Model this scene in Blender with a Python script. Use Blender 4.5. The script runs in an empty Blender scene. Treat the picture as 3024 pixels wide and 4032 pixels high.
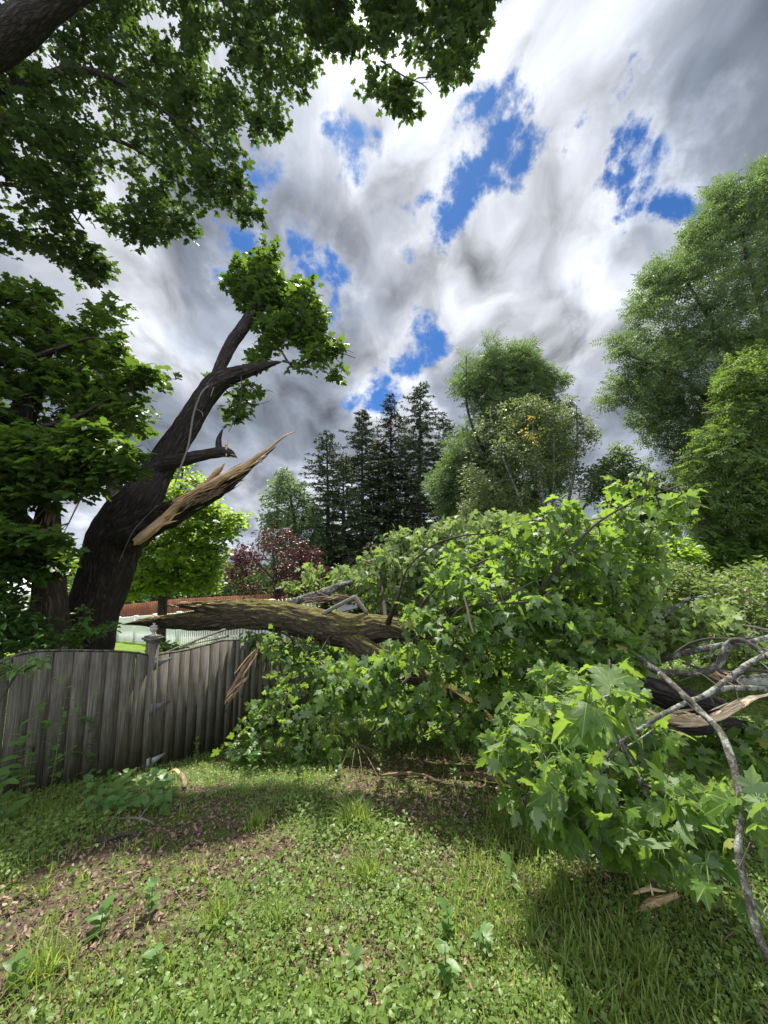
import bpy, math, random
import numpy as np
from mathutils import Vector, Matrix

# ------------------------------------------------------------------ camera, world, sun, exposure
F = 1514.0; PW, PH = 3024.0, 4032.0
PITCH = math.radians(7.0)
CAM = np.array([0.0, 0.0, 1.6])
sc = bpy.context.scene
col = sc.collection
cam = bpy.data.cameras.new("camera"); camo = bpy.data.objects.new("camera", cam); col.objects.link(camo)
camo.location = CAM; camo.rotation_euler = (math.pi/2 + PITCH, 0, 0)
cam.sensor_fit = 'HORIZONTAL'; cam.sensor_width = 36.0; cam.lens = 36.0 * F / PW
cam.clip_start = 0.05; cam.clip_end = 2000
sc.camera = camo
sc.view_settings.view_transform = 'Standard'; sc.view_settings.look = 'None'
sc.view_settings.gamma = 1.0; sc.view_settings.use_curve_mapping = False
sc.view_settings.exposure = 1.15
sc.cycles.max_bounces = 8; sc.cycles.diffuse_bounces = 4; sc.cycles.transmission_bounces = 5
sc.cycles.glossy_bounces = 2; sc.cycles.sample_clamp_indirect = 4.0

SUN_EL, SUN_AZ = 60.0, -4.0          # azimuth from +Y, clockwise positive
sun = bpy.data.lights.new("sun", 'SUN'); suno = bpy.data.objects.new("sun", sun); col.objects.link(suno)
sun.energy = 4.8; sun.angle = math.radians(1.2); sun.color = (1.0, 0.955, 0.87)
_sd = Vector((math.sin(math.radians(SUN_AZ))*math.cos(math.radians(SUN_EL)),
              math.cos(math.radians(SUN_AZ))*math.cos(math.radians(SUN_EL)), math.sin(math.radians(SUN_EL))))
suno.rotation_euler = _sd.to_track_quat('Z', 'Y').to_euler()
suno.location = (0, 10, 30)

def pdir(px, py):
    x = (px - PW/2)/F; y = -(py - PH/2)/F
    c, s = math.cos(PITCH), math.sin(PITCH)
    return np.stack(np.broadcast_arrays(x, c - y*s, s + y*c), -1).astype(float)
def P(px, py, d):
    """world point seen at photo pixel (px, py) at depth d metres along the view axis"""
    return CAM + pdir(np.asarray(px, float), np.asarray(py, float)) * np.asarray(d, float)[..., None]
def proj(p):
    q = np.asarray(p, float) - CAM
    c, s = math.cos(PITCH), math.sin(PITCH)
    z = q[..., 1]*c + q[..., 2]*s; y = -q[..., 1]*s + q[..., 2]*c
    return PW/2 + F*q[..., 0]/z, PH/2 - F*y/z, z

class NT:
    def __init__(s, tree):
        s.t = tree; tree.nodes.clear()
    def n(s, kind, **kw):
        nd = s.t.nodes.new(kind)
        for k, v in kw.items():
            if k.startswith('i_'):
                key = k[2:]; key = int(key) if key.isdigit() else key.replace('_', ' ')
                s.set(nd.inputs[key], v)
            else: setattr(nd, k, v)
        return nd
    def set(s, inp, v):
        if isinstance(v, bpy.types.NodeSocket): s.t.links.new(v, inp)
        elif isinstance(v, bpy.types.Node): s.t.links.new(v.outputs[0], inp)
        else: inp.default_value = v
    def math(s, op, a, b=0.0, c=None, clamp=False):
        nd = s.n('ShaderNodeMath', operation=op); nd.use_clamp = clamp
        s.set(nd.inputs[0], a); s.set(nd.inputs[1], b)
        if c is not None: s.set(nd.inputs[2], c)
        return nd.outputs[0]
    def vmath(s, op, a, b=None, out=0):
        nd = s.n('ShaderNodeVectorMath', operation=op); s.set(nd.inputs[0], a)
        if b is not None: s.set(nd.inputs[1], b)
        return nd.outputs[out]
    def noise(s, vec, scale, detail=4, rough=0.55, dist=0.0, dims='3D'):
        nd = s.n('ShaderNodeTexNoise', noise_dimensions=dims); s.set(nd.inputs['Vector'], vec); nd.inputs['Scale'].default_value = scale
        nd.inputs['Detail'].default_value = detail; nd.inputs['Roughness'].default_value = rough; nd.inputs['Distortion'].default_value = dist
        return nd
    def ramp(s, fac, stops, interp='LINEAR'):
        nd = s.n('ShaderNodeValToRGB'); s.set(nd.inputs[0], fac); cr = nd.color_ramp; cr.interpolation = interp
        while len(cr.elements) < len(stops): cr.elements.new(0.5)
        for e, (p, c) in zip(cr.elements, stops):
            e.position = p; e.color = (c, c, c, 1) if isinstance(c, (int, float)) else (*c, 1)
        return nd.outputs[0]
    def mapr(s, v, a, b, c=0.0, d=1.0, kind='LINEAR'):
        nd = s.n('ShaderNodeMapRange'); nd.interpolation_type = kind; s.set(nd.inputs[0], v)
        for i, x in enumerate((a, b, c, d)): nd.inputs[1+i].default_value = x
        return nd.outputs[0]
    def mix(s, f, a, b, mode='MIX'):
        nd = s.n('ShaderNodeMix', data_type='RGBA', blend_type=mode)
        s.set(nd.inputs[0], f); s.set(nd.inputs[6], a if not isinstance(a, tuple) else (*a, 1)[:4]); s.set(nd.inputs[7], b if not isinstance(b, tuple) else (*b, 1)[:4])
        return nd.outputs[2]

def build_world():
    w = bpy.data.worlds.new("World"); sc.world = w; w.use_nodes = True
    N = NT(w.node_tree)
    out = N.n('ShaderNodeOutputWorld')
    sky = N.n('ShaderNodeTexSky', sky_type='NISHITA', sun_disc=False)
    sky.sun_elevation = math.radians(SUN_EL); sky.sun_rotation = math.radians(SUN_AZ)
    sky.air_density = 1.0; sky.dust_density = 0.3; sky.ozone_density = 3.0
    bg1 = N.n('ShaderNodeBackground'); bg1.inputs[1].default_value = 0.053
    N.set(bg1.inputs[0], N.mix(1.0, sky.outputs[0], (0.33, 0.62, 0.98), 'MULTIPLY'))
    tc = N.n('ShaderNodeTexCoord'); d = N.vmath('NORMALIZE', tc.outputs['Generated'])
    sep = N.n('ShaderNodeSeparateXYZ'); N.set(sep.inputs[0], d)
    z = N.math('ADD', N.math('MAXIMUM', sep.outputs[2], 0.0), 0.45)
    comb = N.n('ShaderNodeCombineXYZ')
    N.set(comb.inputs[0], N.math('DIVIDE', sep.outputs[0], z)); N.set(comb.inputs[1], N.math('DIVIDE', sep.outputs[1], z))
    pl = comb.outputs[0]
    # a wind-drawn cloud layer: noise stretched along the drift direction
    mp = N.n('ShaderNodeMapping'); N.set(mp.inputs[0], pl); mp.inputs['Rotation'].default_value = (0, 0, math.radians(24)); mp.inputs['Scale'].default_value = (1.15, 0.85, 1)
    mp.inputs['Location'].default_value = (12.4, 9.6, 0.4)
    warp = N.noise(mp.outputs[0], 3.0, 3, 0.5, dims='2D')
    wv = N.vmath('MULTIPLY', N.vmath('SUBTRACT', warp.outputs[1], (0.5, 0.5, 0.5)), (0.22, 0.22, 0.0))
    q = N.vmath('ADD', mp.outputs[0], wv)
    n1 = N.noise(q, 3.0, 9, 0.53, dims='2D').outputs[0]
    n1b = N.noise(N.vmath('ADD', q, (-0.03, 0.055, 0.0)), 3.0, 9, 0.53, dims='2D').outputs[0]
    n2 = N.noise(q, 11.0, 7, 0.6, dims='2D').outputs[0]
    n3 = N.noise(q, 1.9, 4, 0.5, dims='2D').outputs[0]
    relief = N.math('MULTIPLY', N.math('SUBTRACT', n1, n1b), 3.0)
    def puff(vec):
        v = N.n('ShaderNodeTexVoronoi', feature='F1', voronoi_dimensions='2D'); N.set(v.inputs['Vector'], vec); v.inputs['Scale'].default_value = 2.6
        v.inputs['Detail'].default_value = 3.0; v.inputs['Roughness'].default_value = 0.45; v.normalize = True
        return v.outputs['Distance']
    pv = N.vmath('ADD', q, N.vmath('MULTIPLY', N.vmath('SUBTRACT', N.noise(q, 6.0, 5, 0.6, dims='2D').outputs[1], (0.5, 0.5, 0.5)), (0.16, 0.16, 0.0)))
    pf = puff(pv); pfb = puff(N.vmath('ADD', pv, (-0.03, 0.06, 0.0)))
    relief = N.math('ADD', relief, N.math('MULTIPLY', N.math('SUBTRACT', pfb, pf), 1.6))
    # openings in the layer
    dn = N.noise(d, 6.5, 8, 0.65)
    dn2 = N.noise(mp.outputs[0], 3.2, 6, 0.62, dims='2D')
    dd = N.vmath('ADD', d, N.vmath('MULTIPLY', N.vmath('SUBTRACT', dn.outputs[1], (0.5, 0.5, 0.5)), (0.22, 0.22, 0.22)))
    dd = N.vmath('ADD', dd, N.vmath('MULTIPLY', N.vmath('SUBTRACT', dn2.outputs[1], (0.5, 0.5, 0.5)), (0.10, 0.10, 0.10)))
    spots = [(1732,830,70,.9),(1793,732,80,1),(1878,647,95,1),(1951,537,85,1),(2013,420,60,.8),(2045,610,70,.8),
             (2537,586,80,1),(2610,525,90,1),(2732,476,90,.95),(2830,420,80,.8),(2562,683,70,1),(2549,770,60,1),(2623,860,90,1.1),(2700,850,80,1.1),(2470,330,50,.6),
             (1427,598,70,.75),(1366,545,60,.7),(1220,1037,80,1),(1329,1073,75,1.05),(1037,695,95,.8),(900,960,80,1.05),(840,1080,60,.9),
             (1683,1378,95,1.05),(1600,1450,80,1),(1480,1560,80,1.05),(1400,1580,50,.8),(1640,960,50,.6),(1290,1210,55,.8),(940,1050,60,.9),(2420,780,50,.55),(2240,560,40,.5),(1180,1450,40,.3)]
    m = None
    for (px, py, r, s_) in spots:
        v = pdir(px, py); L = np.linalg.norm(v); v = v/L
        rr = r/F/L*2.15
        dist = N.vmath('DISTANCE', dd, tuple(v), out=1)
        k = N.mapr(dist, rr, 0.0, 0.0, s_, 'SMOOTHSTEP')
        m = k if m is None else N.math('MAXIMUM', m, k)
    dens = N.math('ADD', N.math('ADD', N.math('MULTIPLY', n1, 1.0), N.math('MULTIPLY', n2, 0.7)), N.math('MULTIPLY', N.math('SUBTRACT', 0.35, pf), 0.5))
    dens = N.math('SUBTRACT', N.math('ADD', dens, -0.07), N.math('MULTIPLY', m, 0.66))
    cov = N.mapr(dens, 0.22, 0.58, 0, 1, 'SMOOTHSTEP')
    thick = N.math('ADD', N.math('MULTIPLY', n1, 0.85), N.math('MULTIPLY', n3, 0.75))
    thick = N.mapr(N.math('SUBTRACT', thick, N.math('MULTIPLY', m, 0.20)), 0.66, 1.02, 0, 1)
    fine = N.math('ADD', N.mapr(n2, 0.3, 0.72, 0.91, 1.07), relief)
    body = N.ramp(thick, [(0.0, (0.72, 0.75, 0.82)), (0.3, (0.55, 0.59, 0.67)), (0.6, (0.335, 0.375, 0.45)), (1.0, (0.19, 0.225, 0.28))])
    # light scattered forward through cloud around the sun
    sd = tuple(_sd)
    dot = N.vmath('DOT_PRODUCT', d, sd, out=1)
    glow = N.math('ADD', N.math('MULTIPLY', N.math('POWER', N.math('MAXIMUM', dot, 0.0), 10.0), 0.16), N.math('MULTIPLY', N.math('POWER', N.math('MAXIMUM', dot, 0.0), 420.0), 1.8))
    front = N.mapr(sep.outputs[1], -0.55, 0.15, 3.3, 1.0, 'SMOOTHSTEP')      # unseen sky behind the camera brightened as added fill for camera-facing surfaces
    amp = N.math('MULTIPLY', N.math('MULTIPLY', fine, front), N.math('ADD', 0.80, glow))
    hor = N.mapr(sep.outputs[2], 0.0, 0.35, 1.18, 1.0)
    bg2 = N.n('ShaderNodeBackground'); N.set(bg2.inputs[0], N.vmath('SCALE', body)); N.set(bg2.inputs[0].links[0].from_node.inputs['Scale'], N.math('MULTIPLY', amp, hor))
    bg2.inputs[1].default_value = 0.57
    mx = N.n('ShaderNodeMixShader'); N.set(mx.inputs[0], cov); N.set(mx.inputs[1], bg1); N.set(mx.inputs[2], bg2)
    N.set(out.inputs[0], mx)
build_world()

# ------------------------------------------------------------------ helpers
rng = np.random.default_rng(11)
def _hash(i, j, k, seed):
    h = (i*374761393 + j*668265263 + k*2147483647 + seed*1274126177) & 0xFFFFFFFF
    h = ((h ^ (h >> 13))*1274126177) & 0xFFFFFFFF
    return ((h ^ (h >> 16)) & 0xFFFF)/65535.0
def vnoise(p, seed=0):
    p = np.asarray(p, float); f = np.floor(p).astype(np.int64); t = p - f; t = t*t*(3-2*t)
    r = 0
    for a in (0, 1):
        for b in (0, 1):
            for c in (0, 1):
                w = (t[..., 0] if a else 1-t[..., 0])*(t[..., 1] if b else 1-t[..., 1])*(t[..., 2] if c else 1-t[..., 2])
                r = r + w*_hash(f[..., 0]+a, f[..., 1]+b, f[..., 2]+c, seed)
    return r
def fbm(p, seed=0, oct=3):
    r = 0; a = 0.5; tot = 0
    for o in range(oct):
        r = r + a*vnoise(np.asarray(p)*2**o, seed+o); tot += a; a *= 0.5
    return r/tot
def nrm(v): return v/np.maximum(np.linalg.norm(v, axis=-1, keepdims=True), 1e-9)

def mesh(name, V, T, mat, parent=None, smooth=False, bk=None, kind_faces=3):
    V = np.asarray(V, np.float32).reshape(-1, 3); T = np.asarray(T, np.int32)
    me = bpy.data.meshes.new(name)
    nf, k = T.shape
    me.vertices.add(len(V)); me.vertices.foreach_set('co', V.ravel())
    me.loops.add(nf*k); me.loops.foreach_set('vertex_index', T.ravel())
    me.polygons.add(nf); me.polygons.foreach_set('loop_start', np.arange(0, nf*k, k, dtype=np.int32))
    if smooth: me.polygons.foreach_set('use_smooth', np.ones(nf, bool))
    if bk is not None:
        a = me.attributes.new('bk', 'FLOAT_VECTOR', 'POINT'); a.data.foreach_set('vector', np.asarray(bk, np.float32).ravel())
    me.update(calc_edges=True)
    mats = mat if isinstance(mat, (list, tuple)) else [mat]
    for m in mats: me.materials.append(m)
    o = bpy.data.objects.new(name, me); col.objects.link(o)
    if parent is not None: attach(o, parent)
    return o
def attach(o, parent):
    o.parent = parent
    root = parent
    off = Vector((0, 0, 0))
    while root is not None: off += root.location; root = root.parent
    o.matrix_parent_inverse = Matrix.Translation(-off)
def tag(o, label=None, cat=None, group=None, kind=None):
    if label: o['label'] = label
    if cat: o['category'] = cat
    if group: o['group'] = group
    if kind: o['kind'] = kind
    return o
def thing(name, label, cat, loc, group=None):
    o = bpy.data.objects.new(name, None); col.objects.link(o); o.location = tuple(float(x) for x in loc)
    o.empty_display_size = 0.2
    return tag(o, label, cat, group)

class MB:
    """collects triangles with optional bark coordinates"""
    def __init__(s): s.V = []; s.T = []; s.B = []; s.n = 0
    def add(s, V, T, B=None):
        V = np.asarray(V, float).reshape(-1, 3); T = np.asarray(T, np.int64).reshape(-1, 3)
        s.V.append(V); s.T.append(T + s.n); s.B.append(np.zeros_like(V) if B is None else B); s.n += len(V)
    def build(s, name, mat, parent=None, smooth=False):
        return mesh(name, np.concatenate(s.V), np.concatenate(s.T), mat, parent, smooth, np.concatenate(s.B))
BOXT = np.array([[0,2,1],[0,3,2],[4,5,6],[4,6,7],[0,1,5],[0,5,4],[1,2,6],[1,6,5],[2,3,7],[2,7,6],[3,0,4],[3,4,7]])
def box(mb, c, ux, uy, uz, hx, hy, hz):
    c = np.asarray(c, float); X = np.asarray(ux, float)*hx; Y = np.asarray(uy, float)*hy; Z = np.asarray(uz, float)*hz
    V = [c-X-Y-Z, c+X-Y-Z, c+X+Y-Z, c-X+Y-Z, c-X-Y+Z, c+X-Y+Z, c+X+Y+Z, c-X+Y+Z]
    mb.add(V, BOXT, np.array(V))

def catmull(pts, step):
    pts = np.asarray(pts, float)
    if len(pts) == 2:
        n = max(2, int(np.linalg.norm(pts[1, :3]-pts[0, :3])/step)+1)
        t = np.linspace(0, 1, n)[:, None]; return pts[0]*(1-t)+pts[1]*t
    Q = np.vstack([2*pts[0]-pts[1], pts, 2*pts[-1]-pts[-2]])
    out = []
    for i in range(1, len(Q)-2):
        p0, p1, p2, p3 = Q[i-1:i+3]
        n = max(2, int(np.linalg.norm(p2[:3]-p1[:3])/step)+1)
        t = np.linspace(0, 1, n, endpoint=False)[:, None]
        out.append(0.5*((2*p1)+(-p0+p2)*t+(2*p0-5*p1+4*p2-p3)*t*t+(-p0+3*p1-3*p2+p3)*t**3))
    out.append(Q[-2][None])
    return np.vstack(out)
def tube(mb, pts, ns=10, step=0.05, lump=0.05, ridge=0.0, rfreq=9.0, seed=0, rag=(0, 0), flat=1.0, spike=0.0):
    """pts rows: x,y,z,r. rag = (start, end) metres of ragged splintered end. Returns sampled centre line"""
    C = catmull(pts, step); X, R = C[:, :3], np.maximum(C[:, 3], 0.0006)
    T = nrm(np.gradient(X, axis=0)); s = np.concatenate([[0], np.cumsum(np.linalg.norm(np.diff(X, axis=0), axis=1))])
    a = np.array([0, 0, 1.0]) if abs(T[0, 2]) < 0.9 else np.array([1.0, 0, 0])
    U = np.zeros_like(X); u = nrm(np.cross(a, T[0]))
    for i in range(len(X)):
        u = u - T[i]*np.dot(u, T[i]); u = u/np.linalg.norm(u); U[i] = u
    W = np.cross(T, U)
    th = np.arange(ns)/ns*2*np.pi
    ct, st = np.cos(th), np.sin(th)
    Rm = float(R.mean())
    q = np.stack(np.broadcast_arrays(ct[None]*2+seed, st[None]*2, (s/max(Rm, .02)*0.6)[:, None]), -1)
    rr = R[:, None]*(1+lump*2*(fbm(q, seed)-0.5))
    if ridge > 0:
        q2 = np.stack(np.broadcast_arrays(ct[None]*R[:, None]*rfreq*2.2, st[None]*R[:, None]*rfreq*2.2, s[:, None]*rfreq*0.36), -1)
        q2 = q2 + 1.3*(fbm(q2*0.5+5, seed+3, 2)[..., None]-0.5)
        rg = 1-np.abs(2*fbm(q2, seed+7, 2)-1)*1.6
        rr = rr - ridge*np.clip(rg, 0, 1)
    if spike > 0:
        rr = rr*(1+spike*(vnoise(np.stack(np.broadcast_arrays(ct[None]*5.5, st[None]*5.5, s[:, None]*1.5), -1), seed+9)-0.5)*2)
    V = X[:, None]+U[:, None]*(rr*ct)[..., None]+W[:, None]*(rr*st*flat)[..., None]
    rs = np.random.default_rng(seed+100)
    L = s[-1]
    for e, amt in enumerate(rag):
        if amt <= 0: continue
        off = np.repeat(rs.random((ns+1)//2+1)**2, 2)[:ns]*amt + rs.random(ns)*amt*0.25
        w = np.exp(-((s if e == 0 else L-s)/(amt*1.0+1e-6))**2)
        V += (-1 if e == 0 else 1)*T[:, None]*(w[:, None]*off[None])[..., None]
    n = len(X)
    B = np.stack(np.broadcast_arrays(ct[None]*R[:, None], st[None]*R[:, None], s[:, None]), -1).reshape(-1, 3)+seed*1.37
    i = np.arange(n-1)[:, None]*ns; j = np.arange(ns)[None]; j2 = (j+1) % ns
    a0, a1, b0, b1 = i+j, i+j2, i+ns+j, i+ns+j2
    Tt = np.concatenate([np.stack([a0, a1, b1], -1).reshape(-1, 3), np.stack([a0, b1, b0], -1).reshape(-1, 3)])
    V = V.reshape(-1, 3)
    c0, c1 = len(V), len(V)+1
    cap0 = X[0]+T[0]*(-0.02 if rag[0] == 0 else 0.06); cap1 = X[-1]+T[-1]*(0.0 if rag[1] == 0 else -0.06)
    V = np.vstack([V, cap0, cap1]); B = np.vstack([B, B[0], B[-1]])
    jj = np.arange(ns); j2 = (jj+1) % ns
    Tt = np.vstack([Tt, np.stack([np.full(ns, c0), j2, jj], -1), np.stack([np.full(ns, c1), (n-1)*ns+jj, (n-1)*ns+j2], -1)])
    mb.add(V, Tt, B)
    return C
def pp(rows, k=1.0):
    """rows (px, py, depth, radius in photo px) -> x,y,z,r"""
    r = np.array(rows, float); w = P(r[:, 0], r[:, 1], r[:, 2])
    return np.hstack([w, (r[:, 3]*r[:, 2]/F*k)[:, None]])

# leaf templates: petiole joint at origin, tip toward +Y, upper face +Z
def fan(outline, centre, fold=0.0, curl=0.0, drop=0.0):
    o = np.array(outline, float); V = np.zeros((len(o)+1, 3)); V[0, :2] = centre; V[1:, :2] = o
    V[:, 2] = fold*np.abs(V[:, 0]) - curl*(V[:, 1]-centre[1])**2 - drop*np.abs(V[:, 0])**2
    n = len(o); T = [[0, 1+i, 1+(i+1) % n] for i in range(n)]
    return V, np.array(T)[:, ::-1] if _ccw(o) < 0 else np.array(T)
def _ccw(o): return np.sum(o[:, 0]*np.roll(o[:, 1], -1)-np.roll(o[:, 0], -1)*o[:, 1])
_h = [(0.03,0.02),(0.20,-0.06),(0.34,-0.02),(0.30,0.08),(0.26,0.16),(0.42,0.20),(0.56,0.36),(0.44,0.42),(0.42,0.52),(0.30,0.50),(0.19,0.46),(0.22,0.60),(0.26,0.72),(0.14,0.74),(0.08,0.86)]
_hi = _h + [(0.0, 1.0)] + [(-x, y) for x, y in _h[::-1]]
MAPLE_HI = fan(_hi, (0, 0.30), 0.16, 0.35, 0.5)
_l = [(0.30,-0.05),(0.22,0.14),(0.55,0.36),(0.20,0.46),(0.24,0.72)]
MAPLE_CURL = fan([(x*.85, y) for x, y in _hi], (0, 0.30), 0.42, 0.75, 0.3)
MAPLE_DROOP = fan([(x*.7, y*.95) for x, y in _hi], (0, 0.30), -0.55, 0.5, 0.1)
MAPLE_LO = fan([(0.0,0.03)]+_l+[(0.0,1.0)]+[(-x,y) for x,y in _l[::-1]], (0,0.3), 0.14, 0.3, 0.4)
OVAL = fan([(0,0),(0.20,0.18),(0.27,0.45),(0.17,0.78),(0,1.0),(-0.17,0.78),(-0.27,0.45),(-0.20,0.18)], (0,0.45), 0.25, 0.25)
HEART = fan([(0,0.08),(0.22,-0.08),(0.42,0.12),(0.40,0.42),(0.20,0.75),(0,1.0),(-0.20,0.75),(-0.40,0.42),(-0.42,0.12),(-0.22,-0.08)], (0,0.35), 0.15, 0.2)
ROUND = fan([(0,0),(0.36,0.2),(0.42,0.6),(0.0,0.95),(-0.42,0.6),(-0.36,0.2)], (0,0.5), 0.12, 0.1)
DIAM = (np.array([[0,0,0],[0.26,0.5,0.07],[0,1,-0.06],[-0.26,0.5,0.07]]), np.array([[0,1,2],[0,2,3]]))
LANCE = (np.array([[0,0,0],[0.13,0.4,0.04],[0,1,-0.12],[-0.13,0.4,0.04]]), np.array([[0,1,2],[0,2,3]]))
_t = []; _f = []
for s_ in (-1, 1):                                       # pinnate leaf: a rachis with leaflets
    for k_ in range(4):
        y0 = 0.15+0.2*k_; n0 = len(_t)
        _t += [[0,y0,0],[s_*0.17,y0+0.015,0.02],[s_*0.34,y0+0.13,-0.05],[s_*0.14,y0+0.12,0.02]]
        f = [[n0,n0+1,n0+2],[n0,n0+2,n0+3]]; _f += f if s_ > 0 else [g[::-1] for g in f]
n0 = len(_t); _t += [[0,0.85,0],[0.07,0.98,0.01],[0,1.2,-0.05],[-0.07,0.98,0.01]]; _f += [[n0,n0+1,n0+2],[n0,n0+2,n0+3]]
PINN = (np.array(_t, float), np.array(_f))

def leaves(tmpl, pos, n, t, size, wid=None):
    V0, T0 = tmpl
    n = nrm(n); t = nrm(t - n*np.sum(t*n, -1, keepdims=True)); s = np.cross(t, n)
    size = np.broadcast_to(size, (len(pos),))
    w = size if wid is None else size*wid
    V = pos[:, None] + s[:, None]*(V0[None, :, 0:1]*w[:, None, None]) + t[:, None]*(V0[None, :, 1:2]*size[:, None, None]) + n[:, None]*(V0[None, :, 2:3]*size[:, None, None])
    T = T0[None] + (np.arange(len(pos))*len(V0))[:, None, None]
    return V.reshape(-1, 3), T.reshape(-1, 3)
def mixed(mb, pos, nn, t, s, tms=None):
    for i, tm in enumerate(tms or (MAPLE_HI, MAPLE_CURL, MAPLE_HI, MAPLE_DROOP)):
        q = slice(i, None, 4); V, T = leaves(tm, pos[q], nn[q], t[q], s[q]); mb.add(V, T, np.tile(np.c_[tm[0][:, :2]/(np.abs(tm[0][:, 0]).max()/.56), tm[0][:, :1]*0+1], (len(V)//len(tm[0]), 1)))
def rdir(r, n): return nrm(r.normal(size=(n, 3)))

def in_poly(poly, x, y):
    p = np.asarray(poly, float); c = np.zeros(len(x), bool)
    for i in range(len(p)):
        x1, y1 = p[i-1]; x2, y2 = p[i]
        k = ((y1 > y) != (y2 > y)) & (x < (x2-x1)*(y-y1)/(y2-y1+1e-9)+x1); c ^= k
    return c
def edge_dist(poly, x, y):
    p = np.asarray(poly, float); best = np.full(len(x), 1e9)
    for i in range(len(p)):
        a, b = p[i-1], p[i]; ab = b-a
        t = np.clip(((x-a[0])*ab[0]+(y-a[1])*ab[1])/(ab@ab+1e-9), 0, 1)
        best = np.minimum(best, np.hypot(x-a[0]-t*ab[0], y-a[1]-t*ab[1]))
    return best
def sprays(poly, n, depth, thick, r, gap=0.0, gscale=1.0, edge=0.0, rad=0.0, lob=0.0):
    """centres of leaf sprays filling a crown whose outline, from here, is poly; rounded in depth"""
    p = np.asarray(poly, float); lo, hi = p.min(0), p.max(0)
    X, Y = [], []
    got = 0
    while got < n:
        x = r.uniform(lo[0], hi[0], n*2); y = r.uniform(lo[1], hi[1], n*2)
        k = in_poly(poly, x, y)
        if rad > 0:
            dd = depth(x, y) if callable(depth) else depth
            ed = edge_dist(poly, x, y); mg = rad*F/dd*(0.35+0.5*r.random(n*2))
            if lob > 0: w = np.stack([x*dd/F*1.1, y*dd/F*1.1, x*0+poly[0][0]], -1); mg = mg+lob*F/dd*np.clip(fbm(w, 77, 2)*2.4-0.75, 0, 1.2)
            k &= ed > np.minimum(mg, 0.5*ed[k].max())
        X.append(x[k]); Y.append(y[k]); got += k.sum()
    X = np.concatenate(X)[:n]; Y = np.concatenate(Y)[:n]
    d = depth(X, Y) if callable(depth) else np.full(n, float(depth))
    e = edge_dist(poly, X, Y)*d/F
    e0 = max(np.percentile(e, 92), 1e-3)
    w = np.sqrt(np.clip(e/e0, 0, 1))*thick
    D = d + w*r.uniform(-1, 1, n)
    c = P(X, Y, D)
    if gap > 0:
        c = c[fbm(c*gscale, 31, 2) > gap]
    return c
def spray_leaves(c, k, rad, size, r, flat=0.5, up=1.0, jit=0.7, droop=0.4, sizevar=0.35):
    n = len(c)*k
    cc = np.repeat(c, k, axis=0); o = r.normal(size=(n, 3)); o = nrm(o)*(r.random((n, 1))**0.5)*rad*np.repeat(r.uniform(.6, 1.25, (len(c), 1)), k, axis=0)
    o[:, 2] *= flat
    pos = cc+o
    nn = np.array([0, 0, up])+rdir(r, n)*jit
    t = nrm(o+1e-4)*np.array([1, 1, 0.5])+rdir(r, n)*0.6+np.array([0, 0, -droop])
    return pos, nn, t, size*(1-sizevar+2*sizevar*r.random(n))
def grow(mb, roots, targets, r0=0.004, rmax=0.08, seg=0.35, jit=0.06, sides=4, pw=0.46, bias=0.25, rbase=None, seed=0):
    """twigs from limbs (roots, rows x,y,z[,r]) out to every spray"""
    rs = np.random.default_rng(seed+5)
    roots = np.asarray(roots, float); nodes = [tuple(x[:3]) for x in roots]; par = [-1]*len(nodes); L = [0.0]*len(nodes)
    lim = [float(x[3]) if len(x) > 3 else rmax for x in roots]
    A = np.zeros((len(nodes)+len(targets)*14+10, 3)); A[:len(nodes)] = nodes; LL = np.zeros(len(A)); cnt = len(nodes); PR = -np.ones(len(A), int)
    d0 = np.min(np.linalg.norm(targets[:, None]-roots[None, :, :3], axis=2), axis=1)
    ends = []
    for i in np.argsort(d0):
        t = targets[i]; dist = np.linalg.norm(A[:cnt]-t, axis=1); j = int(np.argmin(dist+bias*LL[:cnt]))
        k = min(12, max(1, int(dist[j]/seg))); prev = j; p0 = A[j].copy()
        side = rs.normal(size=3)*jit*dist[j]
        for q in range(1, k+1):
            f = q/k; p = p0*(1-f)+t*f+side*math.sin(math.pi*f)+(rs.normal(size=3)*jit*seg*0.6 if q < k else 0)
            A[cnt] = p; PR[cnt] = prev; LL[cnt] = LL[prev]+np.linalg.norm(p-A[prev]); prev = cnt; cnt += 1
        ends.append(prev)
    w = np.zeros(cnt)
    for e in ends: w[e] += 1
    for i in range(cnt-1, len(nodes)-1, -1): w[PR[i]] += w[i]
    rad = np.minimum(r0*np.maximum(w, 1)**pw, rmax)
    idx = np.arange(len(nodes), cnt); a = A[PR[idx]]; b = A[idx]; T = nrm(b-a)
    ra = np.where(PR[idx] < len(nodes), rad[idx]*1.15, np.minimum(rad[PR[idx]], rad[idx]*1.5)); rb = rad[idx]
    h = np.where(np.abs(T[:, 2:3]) < 0.9, np.array([[0, 0, 1.0]]), np.array([[1.0, 0, 0]])); U = nrm(np.cross(h, T)); W = np.cross(T, U)
    th = np.arange(sides)/sides*2*np.pi; c, s = np.cos(th)[None, :, None], np.sin(th)[None, :, None]
    ring = U[:, None]*c+W[:, None]*s
    V = np.concatenate([a[:, None]-T[:, None]*ra[:, None, None]*0.5+ring*ra[:, None, None], b[:, None]+ring*rb[:, None, None]], 1)
    j = np.arange(sides); j2 = (j+1) % sides
    T0 = np.concatenate([np.stack([j, j2, j2+sides], -1), np.stack([j, j2+sides, j+sides], -1)])
    Tt = T0[None]+(np.arange(len(idx))*2*sides)[:, None, None]
    mb.add(V.reshape(-1, 3), Tt.reshape(-1, 3), V.reshape(-1, 3))
    return A[:cnt]

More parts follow.
